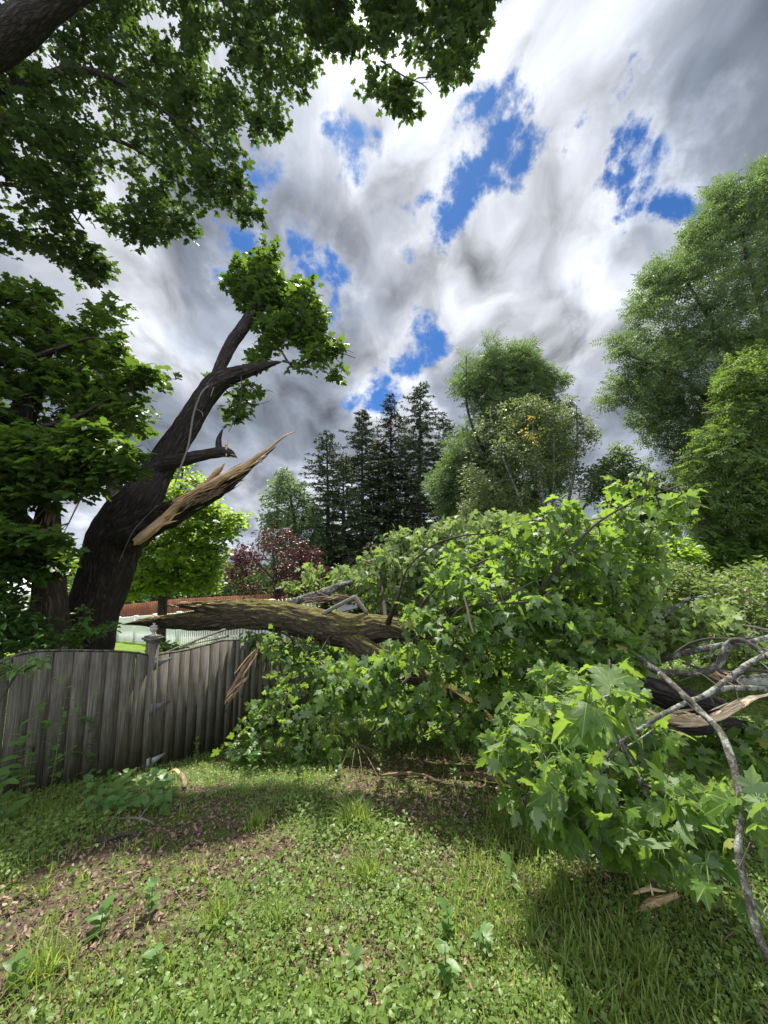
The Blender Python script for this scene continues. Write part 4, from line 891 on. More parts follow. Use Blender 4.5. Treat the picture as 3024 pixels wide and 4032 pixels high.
# ------------------------------------------------------------------ scrub and shrubs
def build_scrub():
    def mound(name, label, cat, poly, depth, thick, n, rad, k, size, tm, mat, seed, stems=14, smat='dry', gap=0.3, gs=1.5, jit=0.8, group=None, r0=.003, edge=0.0):
        r = np.random.default_rng(seed); c = sprays(poly, n, depth, thick, r, gap, gs, edge, rad)
        c[:, 2] = np.maximum(c[:, 2], height(c[:, 0], c[:, 1])+0.08)
        m_ = c.mean(0); g = float(height(m_[0], m_[1])); o = thing(name, label, cat, (m_[0], m_[1], g), group)
        roots = []
        for q in range(stems):
            b = c[r.integers(len(c))]; roots.append([b[0]*.6+m_[0]*.4, b[1]*.6+m_[1]*.4, height(b[0]*.6+m_[0]*.4, b[1]*.6+m_[1]*.4)-0.02])
        mb = MB(); grow(mb, np.array(roots), c[::2], r0, 0.02, 0.25, 0.10, 4, seed=seed); mb.build('stems', M[smat], o)
        V, T = leaves(tm, *spray_leaves(c, k, rad, size, r, 0.8, 1.0, jit, 0.3)); mesh('foliage', V, T, M[mat], o)
        return o
    mound('scrub_thicket', 'tangled thicket of brambles with dry tan tips, right of the raised maple branch', 'thicket', [(2380,2480),(2420,2300),(2480,2220),(2560,2190),(2680,2195),(2780,2230),(2800,2300),(2780,2450),(2700,2550),(2450,2560)], 8.2, 1.3, 520, .22, 20, .085, OVAL, 'leaf_scrub', 51, 30)
    mound('scrub_thicket', 'broad leafy thicket below the huge ash at the right edge', 'thicket', [(2740,2450),(2760,2280),(2860,2230),(2940,2210),(3050,2190),(3300,2180),(3400,2500),(2800,2560)], 7.2, 1.2, 520, .22, 20, .085, OVAL, 'leaf_scrub', 52, 30)
    mound('shrub', 'bright green shrub rising behind the thicket beside the raised branch', 'shrub', [(2560,2240),(2590,2150),(2640,2100),(2720,2140),(2780,2180),(2760,2230),(2650,2260)], 9.5, .7, 150, .25, 18, .13, OVAL, 'leaf_bright', 53, 12)
    mound('shrub', 'low green undergrowth bush under the huge ash crown', 'shrub', [(2680,2230),(2720,2130),(2860,2090),(3050,2080),(3300,2100),(3300,2240),(2950,2260)], 10.5, .9, 240, .28, 18, .14, OVAL, 'leaf_shrub', 54, 12)
    mound('shrub', 'dark glossy leaved shrub crowding the old trunk at the left edge', 'shrub', [(-300,2560),(-250,2200),(-60,2120),(100,2150),(170,2230),(180,2330),(130,2400),(200,2480),(270,2520),(250,2570),(60,2600),(0,2680),(-200,2750)], 4.3, .45, 260, .15, 16, .085, OVAL, 'leaf_shrub', 55, 10, 'twig', jit=0.8, gap=.36, gs=2.5)
    mound('shrub_sprout', 'sprouting twig with paired oval leaves standing over the fence in front of the leaning trunk', 'shrub', [(230,2560),(260,2490),(300,2470),(310,2400),(340,2375),(370,2400),(350,2470),(420,2455),(480,2440),(490,2470),(420,2500),(330,2540),(280,2570)], 4.35, .12, 46, .06, 9, .062, OVAL, 'leaf_shrub', 56, 3, 'twig', 0.0)
    mound('shrub_sprout', 'pale bluish leaved twig hanging over the left end of the fence', 'shrub', [(-60,2600),(0,2570),(100,2590),(190,2560),(260,2580),(280,2600),(180,2630),(110,2650),(60,2700),(0,2660),(-60,2700)], 3.0, .10, 22, .06, 7, .055, OVAL, 'leaf_weed', 57, 2, 'twig', 0.0)
    mound('shrub', 'leafy green plants along the foot of the white pickets behind the gate post', 'shrub', [(560,2600),(600,2540),(640,2520),(690,2540),(760,2545),(780,2580),(640,2610)], 5.6, .25, 60, .09, 12, .09, OVAL, 'leaf_weed', 58, 6, 'stem', 0.0)
build_scrub()

# ------------------------------------------------------------------ the standing broken maple and its neighbours
def shards(mb, p0, p1, n, r, spread, w, ln, seed=0, flat=0.4):
    """splinters lying along p0->p1"""
    p0, p1 = np.array(p0, float), np.array(p1, float); a = p1-p0
    for i in range(n):
        t = r.random(); c = p0+a*t+r.normal(size=3)*spread; L = ln*r.uniform(.4, 1.1); u = nrm(a+r.normal(size=3)*0.13*np.linalg.norm(a)); q = w*r.uniform(.35, 1.5)
        tube(mb, [[*(c-u*L*.5), q*.15], [*(c-u*L*.2), q], [*(c+u*L*.15), q*.8], [*(c+u*L*.5), q*.05]], 5, L/8, .35, seed=seed+i, flat=flat)
def build_standing():
    far = lambda y: max(0.0, 1950.0-y)/800*2.2
    pf = lambda rows: pp([(x, y, d+far(y), w) for x, y, d, w in rows])
    r = np.random.default_rng(70)
    b = P(330, 2620, 5.9); g = float(height(b[0], b[1]))
    o = thing('broken_maple_tree', 'dark leaning maple with furrowed trunk, torn limbs and one leafy top', 'tree', (b[0], b[1], g))
    foot = np.array([[b[0]-0.12, b[1], g-0.2, 0.52], [b[0]-.05, b[1], g+0.25, 0.42]])
    T = np.vstack([foot, pf([(352,2450,5.8,96),(395,2330,5.8,95),(425,2230,5.75,95),(455,2130,5.7,102),(505,2030,5.6,94),(562,1950,5.55,75),(612,1870,5.5,61),(655,1800,5.4,54),(705,1725,5.3,52),(760,1640,5.2,47),(810,1560,5.1,43),(860,1505,5.0,42),(930,1475,4.95,33),(1000,1452,4.9,24),(1060,1436,4.85,14),(1117,1422,4.8,2)])])
    mb = MB(); C = tube(mb, T, 110, 0.022, 0.09, 0.020, 9, seed=2); mb.build('trunk', M['bark'], o, True)
    # collar swellings and a branch scar
    mb = MB()
    for (px, py, d, rr, dx, dy) in ((545,2115,5.4,50,36,-32),(490,2085,5.32,36,26,-22)):
        tube(mb, pp([(px-dx,py-dy*0.6,d+.25,rr*.7),(px,py,d,rr),(px+dx,py+dy,d+.1,rr*.7)]), 40, .03, .25, .012, 9, seed=5)
    tube(mb, pp([(500,2110,5.22,10),(512,2104,5.12,20),(520,2100,5.05,16)]), 16, .01, .4, seed=6)
    mb.build('branch_collar', M['bark'], o, True)
    limbs = [C[len(C)//2:]]
    def limb(rows, ns, ridge=0.006, mat='bark', name='limb', rag=(0, 0), seed=1, lump=.10, torn=False, **k):
        mb = MB(); c = tube(mb, (pp if torn else pf)(rows), ns, .02, lump, ridge, 10, seed=seed, rag=rag, **k); mb.build(name, M[mat], o, True); limbs.append(c); return c
    up = limb([(845,1520,5.0,24),(868,1442,5.0,23),(913,1352,5.0,25),(950,1300,5.05,24),(976,1262,5.1,24),(1013,1198,5.15,20),(1045,1160,5.2,12),(1085,1126,5.2,8),(1166,1099,5.2,3)], 32, .006, seed=11)
    limb([(955,1305,5.03,9),(938,1292,5.0,10),(932,1286,5.0,3)], 12, 0, seed=12)
    limb([(1013,1200,5.15,12),(1018,1165,5.2,9),(1012,1148,5.2,6)], 12, 0, seed=13)
    # stub limb with upright spike
    limb([(600,1860,5.4,36),(650,1828,5.3,30),(723,1810,5.2,26),(814,1788,5.1,22),(870,1780,5.05,21),(905,1785,5.0,17),(922,1795,5.0,6)], 32, .006, rag=(0, .05), seed=14)
    limb([(872,1788,5.05,17),(862,1760,5.05,13),(862,1730,5.05,10),(872,1700,5.05,5),(880,1686,5.05,1)], 16, .003, seed=15)
    mb = MB(); shards(mb, P(888,1790,5.4), P(897,1735,5.5), 9, r, .012, .018, .17, 20); shards(mb, P(905,1795,5.4), P(925,1797,5.4), 5, r, .012, .012, .08, 30)
    mb.build('splintered_wood', M['wood'], o)
    # the big torn limb: bark underside, bare wood on top
    limb([(500,2110,5.5,70),(560,2075,5.35,62),(640,2035,5.2,50),(735,1990,5.05,42),(834,1940,4.9,35),(915,1896,4.8,22),(975,1852,4.7,11),(1020,1815,4.65,5),(1050,1790,4.6,2)], 60, .014, rag=(0, .18), seed=16, lump=.22, spike=.22, torn=True)
    def wd(rows, ns, seed, mat='wood', rag=(.0, .12), flat=.7, spike=.35, name='splintered_wood'):
        mb = MB(); tube(mb, pp(rows), ns, .02, .18, .006, 16, seed=seed, rag=rag, flat=flat, spike=spike); return mb.build(name, M[mat], o)
    wd([(690,1975,4.93,14),(760,1942,4.84,18),(840,1900,4.74,19),(910,1862,4.66,16),(970,1828,4.6,14),(1010,1800,4.56,10),(1060,1765,4.52,9),(1110,1725,4.48,5),(1138,1711,4.46,1)], 26, 31)
    wd([(545,2128,5.12,20),(580,2100,5.05,25),(640,2050,4.95,22),(700,1990,4.88,19),(735,1965,4.84,10)], 22, 32, rag=(.05, .08))
    wd([(780,1925,4.78,10),(820,1895,4.74,12),(860,1855,4.70,13),(878,1832,4.68,3)], 14, 33, rag=(0, .05))
    wd([(610,2075,4.95,6),(650,2062,4.92,10),(690,2052,4.90,3)], 10, 34, rag=(0, .04))
    mb = MB(); shards(mb, P(700,1985,4.84), P(1000,1820,4.52), 55, r, .020, .013, .28, 200); shards(mb, P(550,2125,5.05), P(700,2010,4.85), 18, r, .025, .013, .26, 300)
    shards(mb, P(560,2118,5.0), P(590,2090,4.98), 8, r, .02, .014, .12, 340); shards(mb, P(1000,1825,4.54), P(1050,1798,4.5), 10, r, .02, .014, .16, 360)
    mb.build('splintered_wood', M['wood'], o)
    mb = MB(); shards(mb, P(740,1995,4.84), P(960,1875,4.62), 40, r, .026, .015, .24, 400, .5); mb.build('torn_bark', M['wood_old'], o)
    # hanging vine and twigs on the trunk
    mb = MB()
    for rows in ([(820,1520,4.85,6),(795,1545,4.82,6),(775,1590,4.85,6),(760,1640,4.9,7),(752,1690,4.92,7),(740,1760,4.95,6),(715,1830,5.0,6),(690,1900,5.0,5)],
                 [(745,1600,5.0,4),(790,1620,4.98,4),(800,1640,5.0,3)],[(845,1500,4.9,8),(820,1495,4.9,8),(812,1490,4.9,7)],
                 [(470,2210,5.2,3),(520,2100,5.0,3),(560,2050,4.95,3),(620,1990,4.8,2)],[(850,1500,4.9,4),(830,1560,4.9,3)]):
        tube(mb, pf([(x, y, d, w*.6) for x, y, d, w in rows]), 7, .04, .15, seed=int(rows[0][0]))
    mb.build('vine', M['twig_grey'], o)
    # leafy top
    polys = [([(868,1105),(900,1060),(930,1000),(1000,985),(1010,955),(1100,945),(1112,1000),(1105,1060),(1120,1110),(1190,1080),(1230,1090),(1260,1150),(1292,1230),(1270,1270),(1290,1330),(1330,1330),(1340,1400),(1300,1440),(1260,1500),(1180,1470),(1130,1450),(1200,1390),(1180,1350),(1090,1370),(1060,1440),(1000,1470),(960,1450),(990,1390),(1030,1330),(1000,1290),(1010,1230),(960,1230),(930,1190),(890,1160)], 560, .7),
             ([(1250,1320),(1340,1310),(1390,1370),(1385,1420),(1350,1450),(1375,1490),(1345,1535),(1290,1480)], 34, .3),
             ([(890,1690),(850,1660),(880,1590),(930,1520),(960,1490),(1060,1480),(1060,1530),(1000,1600),(960,1680)], 24, .2), ([(830,1480),(850,1470),(840,1510)], 3, .1)]
    allc = []
    for poly, n, th in polys: allc.append(sprays(poly, n, lambda x, y: 5.15+np.maximum(0, 1950-y)/800*2.2, th, r, .38, 2.2, rad=.10 if n > 10 else 0))
    c = np.vstack(allc); mb = MB(); grow(mb, np.vstack(limbs[1:3]+[limbs[0][-60:]]), c, .003, .02, .18, .10, 5, seed=9)
    for rows in ([(1020,1215,5.15,7),(1090,1230,5.1,6),(1160,1235,5.05,5),(1190,1270,5.0,3),(1230,1330,5.0,2)],[(1230,1330,5,2),(1300,1370,5,2),(1400,1410,5,1.3)],[(1260,1350,5,1.5),(1340,1430,5,1.3),(1380,1470,5,1)],[(950,1480,4.9,3),(950,1560,4.9,2),(930,1640,4.85,1.3),(900,1700,4.85,1)],[(945,1560,4.9,1.5),(1010,1590,4.9,1),(1060,1580,4.9,1)],[(1320,1380,5,1.2),(1370,1380,5,1),(1390,1390,5,.8)]): tube(mb, pf(rows), 5, .05, .1)
    mb.build('branches', M['twig'], o)
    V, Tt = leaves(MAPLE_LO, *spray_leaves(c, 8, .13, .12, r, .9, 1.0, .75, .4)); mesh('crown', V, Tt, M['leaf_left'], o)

    # old snag at the left with a rotten broken top
    b = P(185, 2560, 5.0); g = float(height(b[0], b[1]))
    s = thing('old_tree_trunk', 'thick old trunk left of the leaning maple, its rotten top broken off', 'tree trunk', (b[0], b[1], g))
    mb = MB(); tube(mb, np.vstack([[[b[0], b[1], g-.1, .30]], pp([(190,2560,5.0,74),(195,2420,5.0,64),(195,2280,5.0,54),(190,2160,5.0,50),(185,2080,5.0,46),(190,2030,5.0,40),(195,1990,5.0,34)])]), 80, .022, .12, .014, 9, seed=40, rag=(0, .12)); mb.build('trunk', M['bark_old'], s, True)
    mb = MB(); tube(mb, pp([(165,2150,5.05,34),(110,2080,5.05,36),(40,2010,5.1,34),(-60,1900,5.2,34),(-300,1750,5.6,30)]), 30, .04, .12, .01, 9, seed=41); mb.build('limb', M['bark_old'], s, True)
    mb = MB(); shards(mb, P(185,2060,4.85), P(205,1960,4.85), 26, r, .045, .02, .26, 500); mb.build('rotten_wood', M['wood_old'], s)
    # pale peeling trunk behind
    b = P(400, 2500, 6.9); g = float(height(b[0], b[1]))
    s = thing('pale_tree_trunk', 'slim trunk with pale peeling bark just behind the leaning maple', 'tree trunk', (b[0], b[1], g))
    mb = MB(); tube(mb, np.vstack([[[b[0], b[1], g-.1, .20]], pp([(430,2200,6.8,34),(448,2050,6.7,30),(450,1900,6.6,28),(440,1760,6.6,26),(425,1640,6.6,22),(390,1450,6.7,14),(330,1250,6.9,8)])]), 40, .04, .15, .012, 8, seed=42); mb.build('trunk', M['bark_pale'], s, True)
    c = sprays([(300,1300),(420,1380),(520,1520),(600,1700),(560,1840),(440,1900),(330,1700),(260,1450)], 60, 6.8, .5, r); mb = MB(); grow(mb, pp([(448,2050,6.7,20),(450,1900,6.6,20),(440,1760,6.6,20),(390,1450,6.7,9),(330,1250,6.9,8)]), c, .004, .02, .25, .1, 4); mb.build('branches', M['twig'], s)
    V, Tt = leaves(MAPLE_LO, *spray_leaves(c, 20, .22, .11, r, .6, 1.0, .7, .35)); mesh('crown', V, Tt, M['leaf_left'], s)
build_standing()

# ------------------------------------------------------------------ overhead maple and lower-left maple
def build_canopy():
    r = np.random.default_rng(90)
    b = np.array([-8.2, 4.4]); g = float(height(*b))
    o = thing('overhanging_maple_tree', 'large maple whose dark leafy boughs hang across the top left of the sky', 'tree', (b[0], b[1], g))
    ax = lambda x, y, z, rr: [x, y, z, rr]
    mb = MB(); tr = tube(mb, [ax(b[0], b[1], g-.2, .55), ax(b[0], b[1], 1.5, .42), ax(b[0]+.2, b[1], 4.2, .36), ax(b[0]+.5, b[1], 7.5, .28), ax(b[0]+1.0, b[1]+.2, 11.0, .12)], 60, .06, .1, .015, 8, seed=50); mb.build('trunk', M['bark'], o, True)
    def from_trunk(z, rows, ns=24, seed=0, r_=.16):
        i = int(np.argmin(abs(tr[:, 2]-z))); q = pp(rows); st = np.array([[*tr[i, :3], r_]])
        mb = MB(); c = tube(mb, np.vstack([st, q]), ns, .05, .12, .006, 9, seed=seed); mb.build('limb', M['bark'], o, True); return c
    roots = [from_trunk(4.6, [(-350,420,5.3,70),(-100,230,5.2,66),(60,125,5.2,62),(190,30,5.2,50),(340,-60,5.3,40),(600,-150,5.6,28),(1000,-100,6.0,18),(1350,0,6.3,10)], 40, 51, .26),
             from_trunk(3.6, [(-400,430,6.4,24),(0,345,7.0,20),(150,325,7.1,17),(260,275,7.1,13),(420,300,7.2,9),(620,420,7.3,6),(850,600,7.3,4)], 20, 52, .12),
             from_trunk(5.5, [(200,-500,6.0,40),(700,-450,6.3,28),(1200,-250,6.5,18),(1600,-80,6.6,10),(1750,120,6.7,5)], 24, 53, .18),
             from_trunk(3.0, [(-450,760,6.2,16),(-100,720,7.0,10),(200,760,7.3,7),(330,900,7.3,4)], 14, 54, .1),
             from_trunk(4.0, [(-300,520,6.3,16),(200,500,7.1,11),(480,560,7.4,8),(700,700,7.5,4)], 14, 55, .1)]
    main = [(-500,-700),(1100,-600),(1900,-450),(2030,-250),(2000,-100),(1945,10),(1930,60),(1945,130),(1900,170),(1890,250),(1870,340),(1830,330),(1790,300),(1760,350),(1700,330),(1690,260),(1650,240),(1640,330),(1610,290),(1570,330),(1480,400),(1450,415),(1400,400),(1372,360),(1385,300),(1340,230),(1290,200),(1250,240),(1240,320),(1230,420),(1180,440),(1140,400),(1130,470),(1150,560),(1120,600),(1090,590),(1080,540),(1020,530),(960,560),(960,640),(1000,690),(1010,740),(960,760),(1010,800),(1030,850),(1010,905),(950,890),(900,850),(830,850),(790,800),(780,880),(790,960),(770,1000),(740,960),(690,985),(640,950),(560,985),(500,970),(420,900),(370,880),(300,820),(240,800),(300,880),(360,960),(430,1010),(475,1090),(440,1110),(400,1080),(370,1140),(330,1130),(290,1060),(200,1060),(120,1010),(0,1000),(-400,1000)]
    dep = lambda x, y: 6.9+0.8*np.sin(x/410.)+0.5*np.sin(y/230.+1)+np.clip(-y, 0, 900)/1200.
    c = sprays(main, 4400, dep, .9, r, .385, 1.5, rad=.13)
    ring = sprays([(1530,350),(1560,330),(1630,340),(1655,390),(1640,430),(1590,440),(1540,420),(1525,390)], 22, 6.4, .12, r)
    px, py, _ = proj(c)
    # gaps that open onto sky inside the bough
    holes = [(640,70,45),(560,60,30),(200,230,42),(620,690,30),(460,750,60),(50,780,42),(590,430,26),(1420,70,45),(100,620,30),(370,400,26),(870,230,30),(240,590,26),(490,590,22),(1180,200,24)]
    k = np.ones(len(c), bool)
    for hx, hy, hr in holes: k &= np.hypot(px-hx, py-hy) > hr*1.25+r.random(len(c))*10
    c = c[k]; print('canopy sprays', len(c))
    mb = MB(); grow(mb, np.vstack(roots), np.vstack([c[::3], ring]), .0026, .04, .28, .09, 4, pw=.42, bias=.2, seed=3)
    tube(mb, pp([(1500,240,6.2,3),(1590,300,6.2,2.5),(1660,330,6.2,2),(1700,370,6.2,1.2)]), 5, .05, .1); tube(mb, pp([(1655,328,6.2,1.6),(1690,322,6.2,1)]), 4, .05, .1); tube(mb, pp([(1590,300,6.2,2),(1600,345,6.3,1.5)]), 4, .05, .1)
    mb.build('branches', M['twig'], o)
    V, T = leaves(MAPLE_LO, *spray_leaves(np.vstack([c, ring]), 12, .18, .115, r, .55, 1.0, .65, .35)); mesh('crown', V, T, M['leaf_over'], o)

    b = np.array([-5.2, 5.0]); g = float(height(*b))
    o = thing('maple_tree', 'leafy maple filling the left edge between the overhanging boughs and the fence', 'tree', (b[0], b[1], g))
    mb = MB(); tr = tube(mb, [ax(b[0], b[1], g-.1, .3), ax(b[0], b[1], 1.4, .22), ax(b[0]+.2, b[1]+.1, 3.4, .16), ax(b[0]+.5, b[1]+.1, 4.8, .06)], 30, .06, .1, .01, 9, seed=60); mb.build('trunk', M['bark'], o, True)
    roots = [tr]
    for z, rows in ((1.6, [(-100,1850,5,22),(60,1720,5,14),(300,1640,5,8),(450,1560,5,4)]), (2.4, [(-100,1500,5,16),(150,1400,5.1,10),(350,1330,5.1,5)]), (1.2, [(-100,1880,4.8,18),(60,1760,4.6,12),(250,1850,4.4,6),(400,1900,4.3,3)])):
        i = int(np.argmin(abs(tr[:, 2]-z))); mb = MB(); roots.append(tube(mb, np.vstack([[[*tr[i, :3], .09]], pp(rows)]), 14, .05, .1, seed=61)); mb.build('limb', M['bark'], o, True)
    polys = [([(-500,1080),(-100,1060),(90,1090),(150,1110),(200,1090),(235,1150),(240,1230),(300,1260),(330,1200),(400,1165),(470,1175),(540,1220),(562,1270),(545,1310),(490,1330),(520,1380),(560,1430),(640,1425),(690,1500),(665,1570),(620,1560),(560,1540),(580,1640),(640,1660),(620,1720),(540,1720),(480,1700),(420,1800),(300,1850),(120,1900),(-500,1950)], 1000, lambda x, y: 5.4+.25*np.sin(x/150.), .75, .115, 'leaf_left', .35),
             ([(-300,1700),(0,1650),(200,1660),(380,1650),(480,1690),(540,1710),(570,1770),(640,1800),(620,1830),(540,1830),(560,1900),(510,1930),(470,1920),(440,1960),(380,1930),(320,1990),(240,1960),(190,2050),(120,2020),(0,2110),(-300,2130)], 360, 4.3, .4, .115, 'leaf_left', .3),
             ([(-200,2020),(0,2030),(100,2070),(230,2080),(300,2130),(290,2190),(200,2200),(100,2170),(0,2200),(-200,2240)], 110, 4.0, .3, .11, 'leaf_left', .3),
             ([(-300,2150),(0,2100),(150,2120),(280,2180),(300,2260),(180,2300),(60,2280),(-100,2330),(-300,2400)], 130, 4.6, .35, .11, 'leaf_left', .25)]
    cs = []
    for poly, n, d, th, sz, mt, gp in polys:
        c = sprays(poly, n, d, th, r, gp, 1.6, rad=.17); cs.append(c)
    c = np.vstack(cs); mb = MB(); grow(mb, np.vstack(roots), c[::2], .0025, .03, .22, .1, 4, seed=6); mb.build('branches', M['twig'], o)
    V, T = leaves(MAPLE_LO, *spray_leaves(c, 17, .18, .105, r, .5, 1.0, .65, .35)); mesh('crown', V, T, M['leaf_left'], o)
build_canopy()

# ------------------------------------------------------------------ fallen wood and its leaves
def build_fallen():
    r = np.random.default_rng(120)
    m = P(1100, 2430, 5.4)
    o = thing('fallen_maple_limb', 'huge mossy fallen maple limb lying across the fence, still leafy at its right end', 'fallen tree', (m[0], m[1], float(height(m[0], m[1]))))
    mb = MB(); log = tube(mb, pp([(500,2456,6.0,4),(560,2452,5.9,16),(640,2448,5.8,27),(740,2445,5.7,36),(850,2436,5.6,46),(950,2425,5.5,54),(1050,2424,5.4,60),(1150,2436,5.3,62),(1250,2460,5.2,63),(1340,2478,5.1,66),(1430,2480,5.0,62),(1520,2475,4.9,52),(1620,2490,4.8,44),(1715,2522,4.7,42),(1800,2570,4.6,36),(1900,2610,4.5,30),(2100,2680,4.3,24),(2400,2740,4.0,16)]), 110, .022, .12, .018, 9, seed=3, rag=(.12, 0)); mb.build('log', M['bark_moss'], o, True)
    mb = MB(); tube(mb, pp([(640,2386,5.9,2),(690,2384,5.8,9),(740,2385,5.75,14),(800,2390,5.65,24),(870,2398,5.55,34),(960,2404,5.5,44),(1080,2415,5.4,50)]), 60, .022, .2, .014, 9, seed=4, rag=(.10, 0), spike=.15); mb.build('split_prong', M['bark_moss'], o, True)
    mb = MB(); shards(mb, P(510,2447,5.82), P(640,2430,5.62), 14, r, .012, .012, .28, 600); shards(mb, P(660,2382,5.7), P(860,2380,5.42), 12, r, .02, .012, .30, 630); mb.build('splintered_wood', M['wood'], o)
    mb = MB(); lo = tube(mb, pp([(1370,2500,5.0,44),(1450,2560,4.75,42),(1550,2622,4.5,37),(1640,2660,4.3,36),(1715,2698,4.15,33),(1800,2745,4.0,28),(1950,2850,3.7,20),(2050,2950,3.4,14)]), 64, .022, .12, .012, 9, seed=5); mb.build('limb', M['bark_moss'], o, True)
    mb = MB(); dn = tube(mb, pp([(1250,2500,5.1,16),(1275,2600,5.0,11),(1285,2700,4.9,9),(1270,2820,4.8,7)]), 16, .03, .2, seed=7); mb.build('limb', M['bark_moss'], o, True)
    # bare and leafy boughs rising from the log
    bmb = MB(); roots = [log[len(log)//3:], lo, dn]
    BR = [[(1520,2470,4.9,22),(1570,2350,4.3,11),(1604,2235,3.9,8),(1700,2158,3.8,8),(1816,2110,3.7,7),(1950,2075,3.65,5),(2096,2047,3.6,3)],
          [(1600,2480,4.7,16),(1700,2330,4.1,8),(1806,2245,3.75,8),(1912,2197,3.7,7),(2060,2150,3.65,5)],
          [(1620,2480,4.6,16),(1720,2430,3.7,9),(1787,2399,3.15,9),(1900,2396,3.0,9),(2050,2392,2.95,8),(2110,2365,2.95,7),(2163,2332,2.95,4)],
          [(1900,2600,4.4,16),(2050,2430,3.5,12),(2202,2221,3.15,11),(2339,2074,3.05,9),(2449,2007,3.05,7),(2560,1950,3.1,4),(2680,1910,3.2,2)],
          [(1900,2400,4.2,9),(2000,2420,4.0,9),(2100,2450,3.9,8),(2300,2520,3.7,6),(2450,2600,3.6,3)],
          [(1640,2510,4.6,14),(1720,2470,3.6,9),(1850,2430,3.05,8),(1960,2370,2.95,6),(2100,2290,2.95,4)],
          [(1100,2480,5.2,10),(1170,2540,4.8,6),(1230,2610,4.5,4)],[(1300,2500,4.9,7),(1200,2660,4.4,3.5),(1080,2800,4.0,2.5),(990,2880,3.9,1.5)],
          [(1640,2640,4.3,18),(1560,2700,3.8,10),(1420,2760,3.4,6),(1250,2860,3.2,3)],[(1900,2790,3.8,14),(1800,2850,3.4,8),(1650,2900,3.2,4)],[(2000,2900,3.5,12),(2100,2800,3.1,7),(2250,2900,2.9,4)],
          [(1520,2470,5.1,18),(1500,2340,5.8,12),(1480,2240,6.4,7),(1400,2200,6.8,3)],[(1700,2510,5.0,16),(1800,2300,6.0,11),(1900,2120,6.8,6),(1950,2030,7.0,3)],
          [(2050,2430,4.1,8),(2110,2300,4.0,5),(2260,2250,3.9,4),(2350,2180,3.8,3)]]
    for i, b in enumerate(BR):
        rs = np.random.default_rng(600+i); q = pp([(x, y, d+(.22 if d < 3.95 and y < 2480 else 0), w*(.5 if w < 13 else .62)) for x, y, d, w in b])
        q[1:-1, :3] += rs.normal(size=(len(q)-2, 3))*.02; c = tube(bmb, q, 9, .04, .3, seed=60+i); roots.append(c)
        for t_ in range(7):
            p = c[rs.integers(len(c)//4, len(c))]; dr = nrm(rs.normal(size=3)+[0, 0, .2]); L_ = rs.uniform(.15, .45)
            tube(bmb, [[*p[:3], min(.006, p[3]*.55)], [*(p[:3]+dr*L_*.5+rs.normal(size=3)*.03), .0035], [*(p[:3]+dr*L_+[0, 0, -.03]), .0012]], 5, .05, .1)
    bmb.build('boughs', M['twig'], o)
    mb = MB(); tube(mb, pp([(1828,2355,2.95,3),(1838,2390,2.95,5),(1850,2450,2.95,5),(1866,2500,2.95,4)]), 7, .04, .1); mb.build('broken_stick', M['dry'], o)
    # leaves, part by part
    def dgrad(x, y): return np.interp(x, [1000, 1500, 2000, 2600], [7.0, 6.8, 6.4, 5.6])
    R = {}
    R['far'] = sprays([(1030,2330),(1080,2260),(1160,2290),(1200,2200),(1240,2170),(1290,2210),(1380,2230),(1440,2160),(1500,2110),(1560,2060),(1640,2050),(1700,2020),(1760,2040),(1830,2000),(1900,2010),(2050,2010),(2150,1970),(2300,1990),(2500,2060),(2620,2160),(2600,2400),(2400,2480),(1900,2480),(1500,2420),(1300,2340)], 720, dgrad, .9, r, .36, 1.3, rad=.2)
    R['top'] = sprays([(1700,2240),(1760,2120),(1850,2080),(1950,2040),(2060,1990),(2180,1925),(2260,1960),(2320,1960),(2400,1900),(2440,1850),(2520,1835),(2570,1870),(2590,1930),(2680,1890),(2745,1895),(2740,1960),(2690,2010),(2640,2080),(2620,2180),(2590,2300),(2560,2400),(2480,2520),(2300,2420),(2000,2330),(1850,2340)], 340, lambda x, y: np.interp(x, [1700, 2700], [4.3, 3.5]), .55, r, .40, 2.6, rad=.14)
    R['mid'] = sprays([(1500,2570),(1540,2500),(1600,2420),(1640,2290),(1720,2200),(1850,2240),(2100,2300),(2350,2400),(2500,2450),(2560,2600),(2480,2800),(2440,2960),(2300,3010),(2150,3000),(2050,3060),(1900,2990),(1800,2920),(1650,2920),(1560,2960),(1450,2900),(1380,2890),(1310,2950),(1240,2930),(1150,2950),(1140,2920),(1230,2870),(1240,2770),(1290,2700),(1280,2600),(1330,2560),(1400,2590)], 620, lambda x, y: np.interp(x, [1100, 1600, 2000, 2500], [3.1, 3.55, 3.5, 3.1])-np.clip((y-2700)/300, 0, 1)*.25, .5, r, .37, 2.2, rad=.13)
    R['fence'] = sprays([(1000,2500),(1100,2490),(1300,2530),(1340,2650),(1300,2760),(1330,2900),(1250,3000),(1100,3010),(950,3050),(900,3010),(930,2880),(990,2800),(1060,2700),(1090,2620)], 150, lambda x, y: np.interp(y, [2500, 2700, 3050], [5.0, 4.4, 3.9]), .28, r, .40, 2.0)
    R['core'] = sprays([(1400,2570),(1600,2530),(2000,2480),(2500,2520),(2580,2760),(2350,2880),(1900,2900),(1500,2880),(1330,2780)], 340, 4.8, .7, r, .3, 1.5, rad=.12)
    R['core'][:, 2] = np.maximum(R['core'][:, 2], height(R['core'][:, 0], R['core'][:, 1])+.06)
    for key in ('mid', 'top'):
        x_, y_, d_ = proj(R[key]); ok = np.ones(len(x_), bool)
        for hx, hy, hr in ((1715,2525,62),(1625,2655,85),(1560,2480,50),(1480,2500,60)): ok &= np.hypot(x_-hx, y_-hy) > hr
        R[key] = R[key][ok]
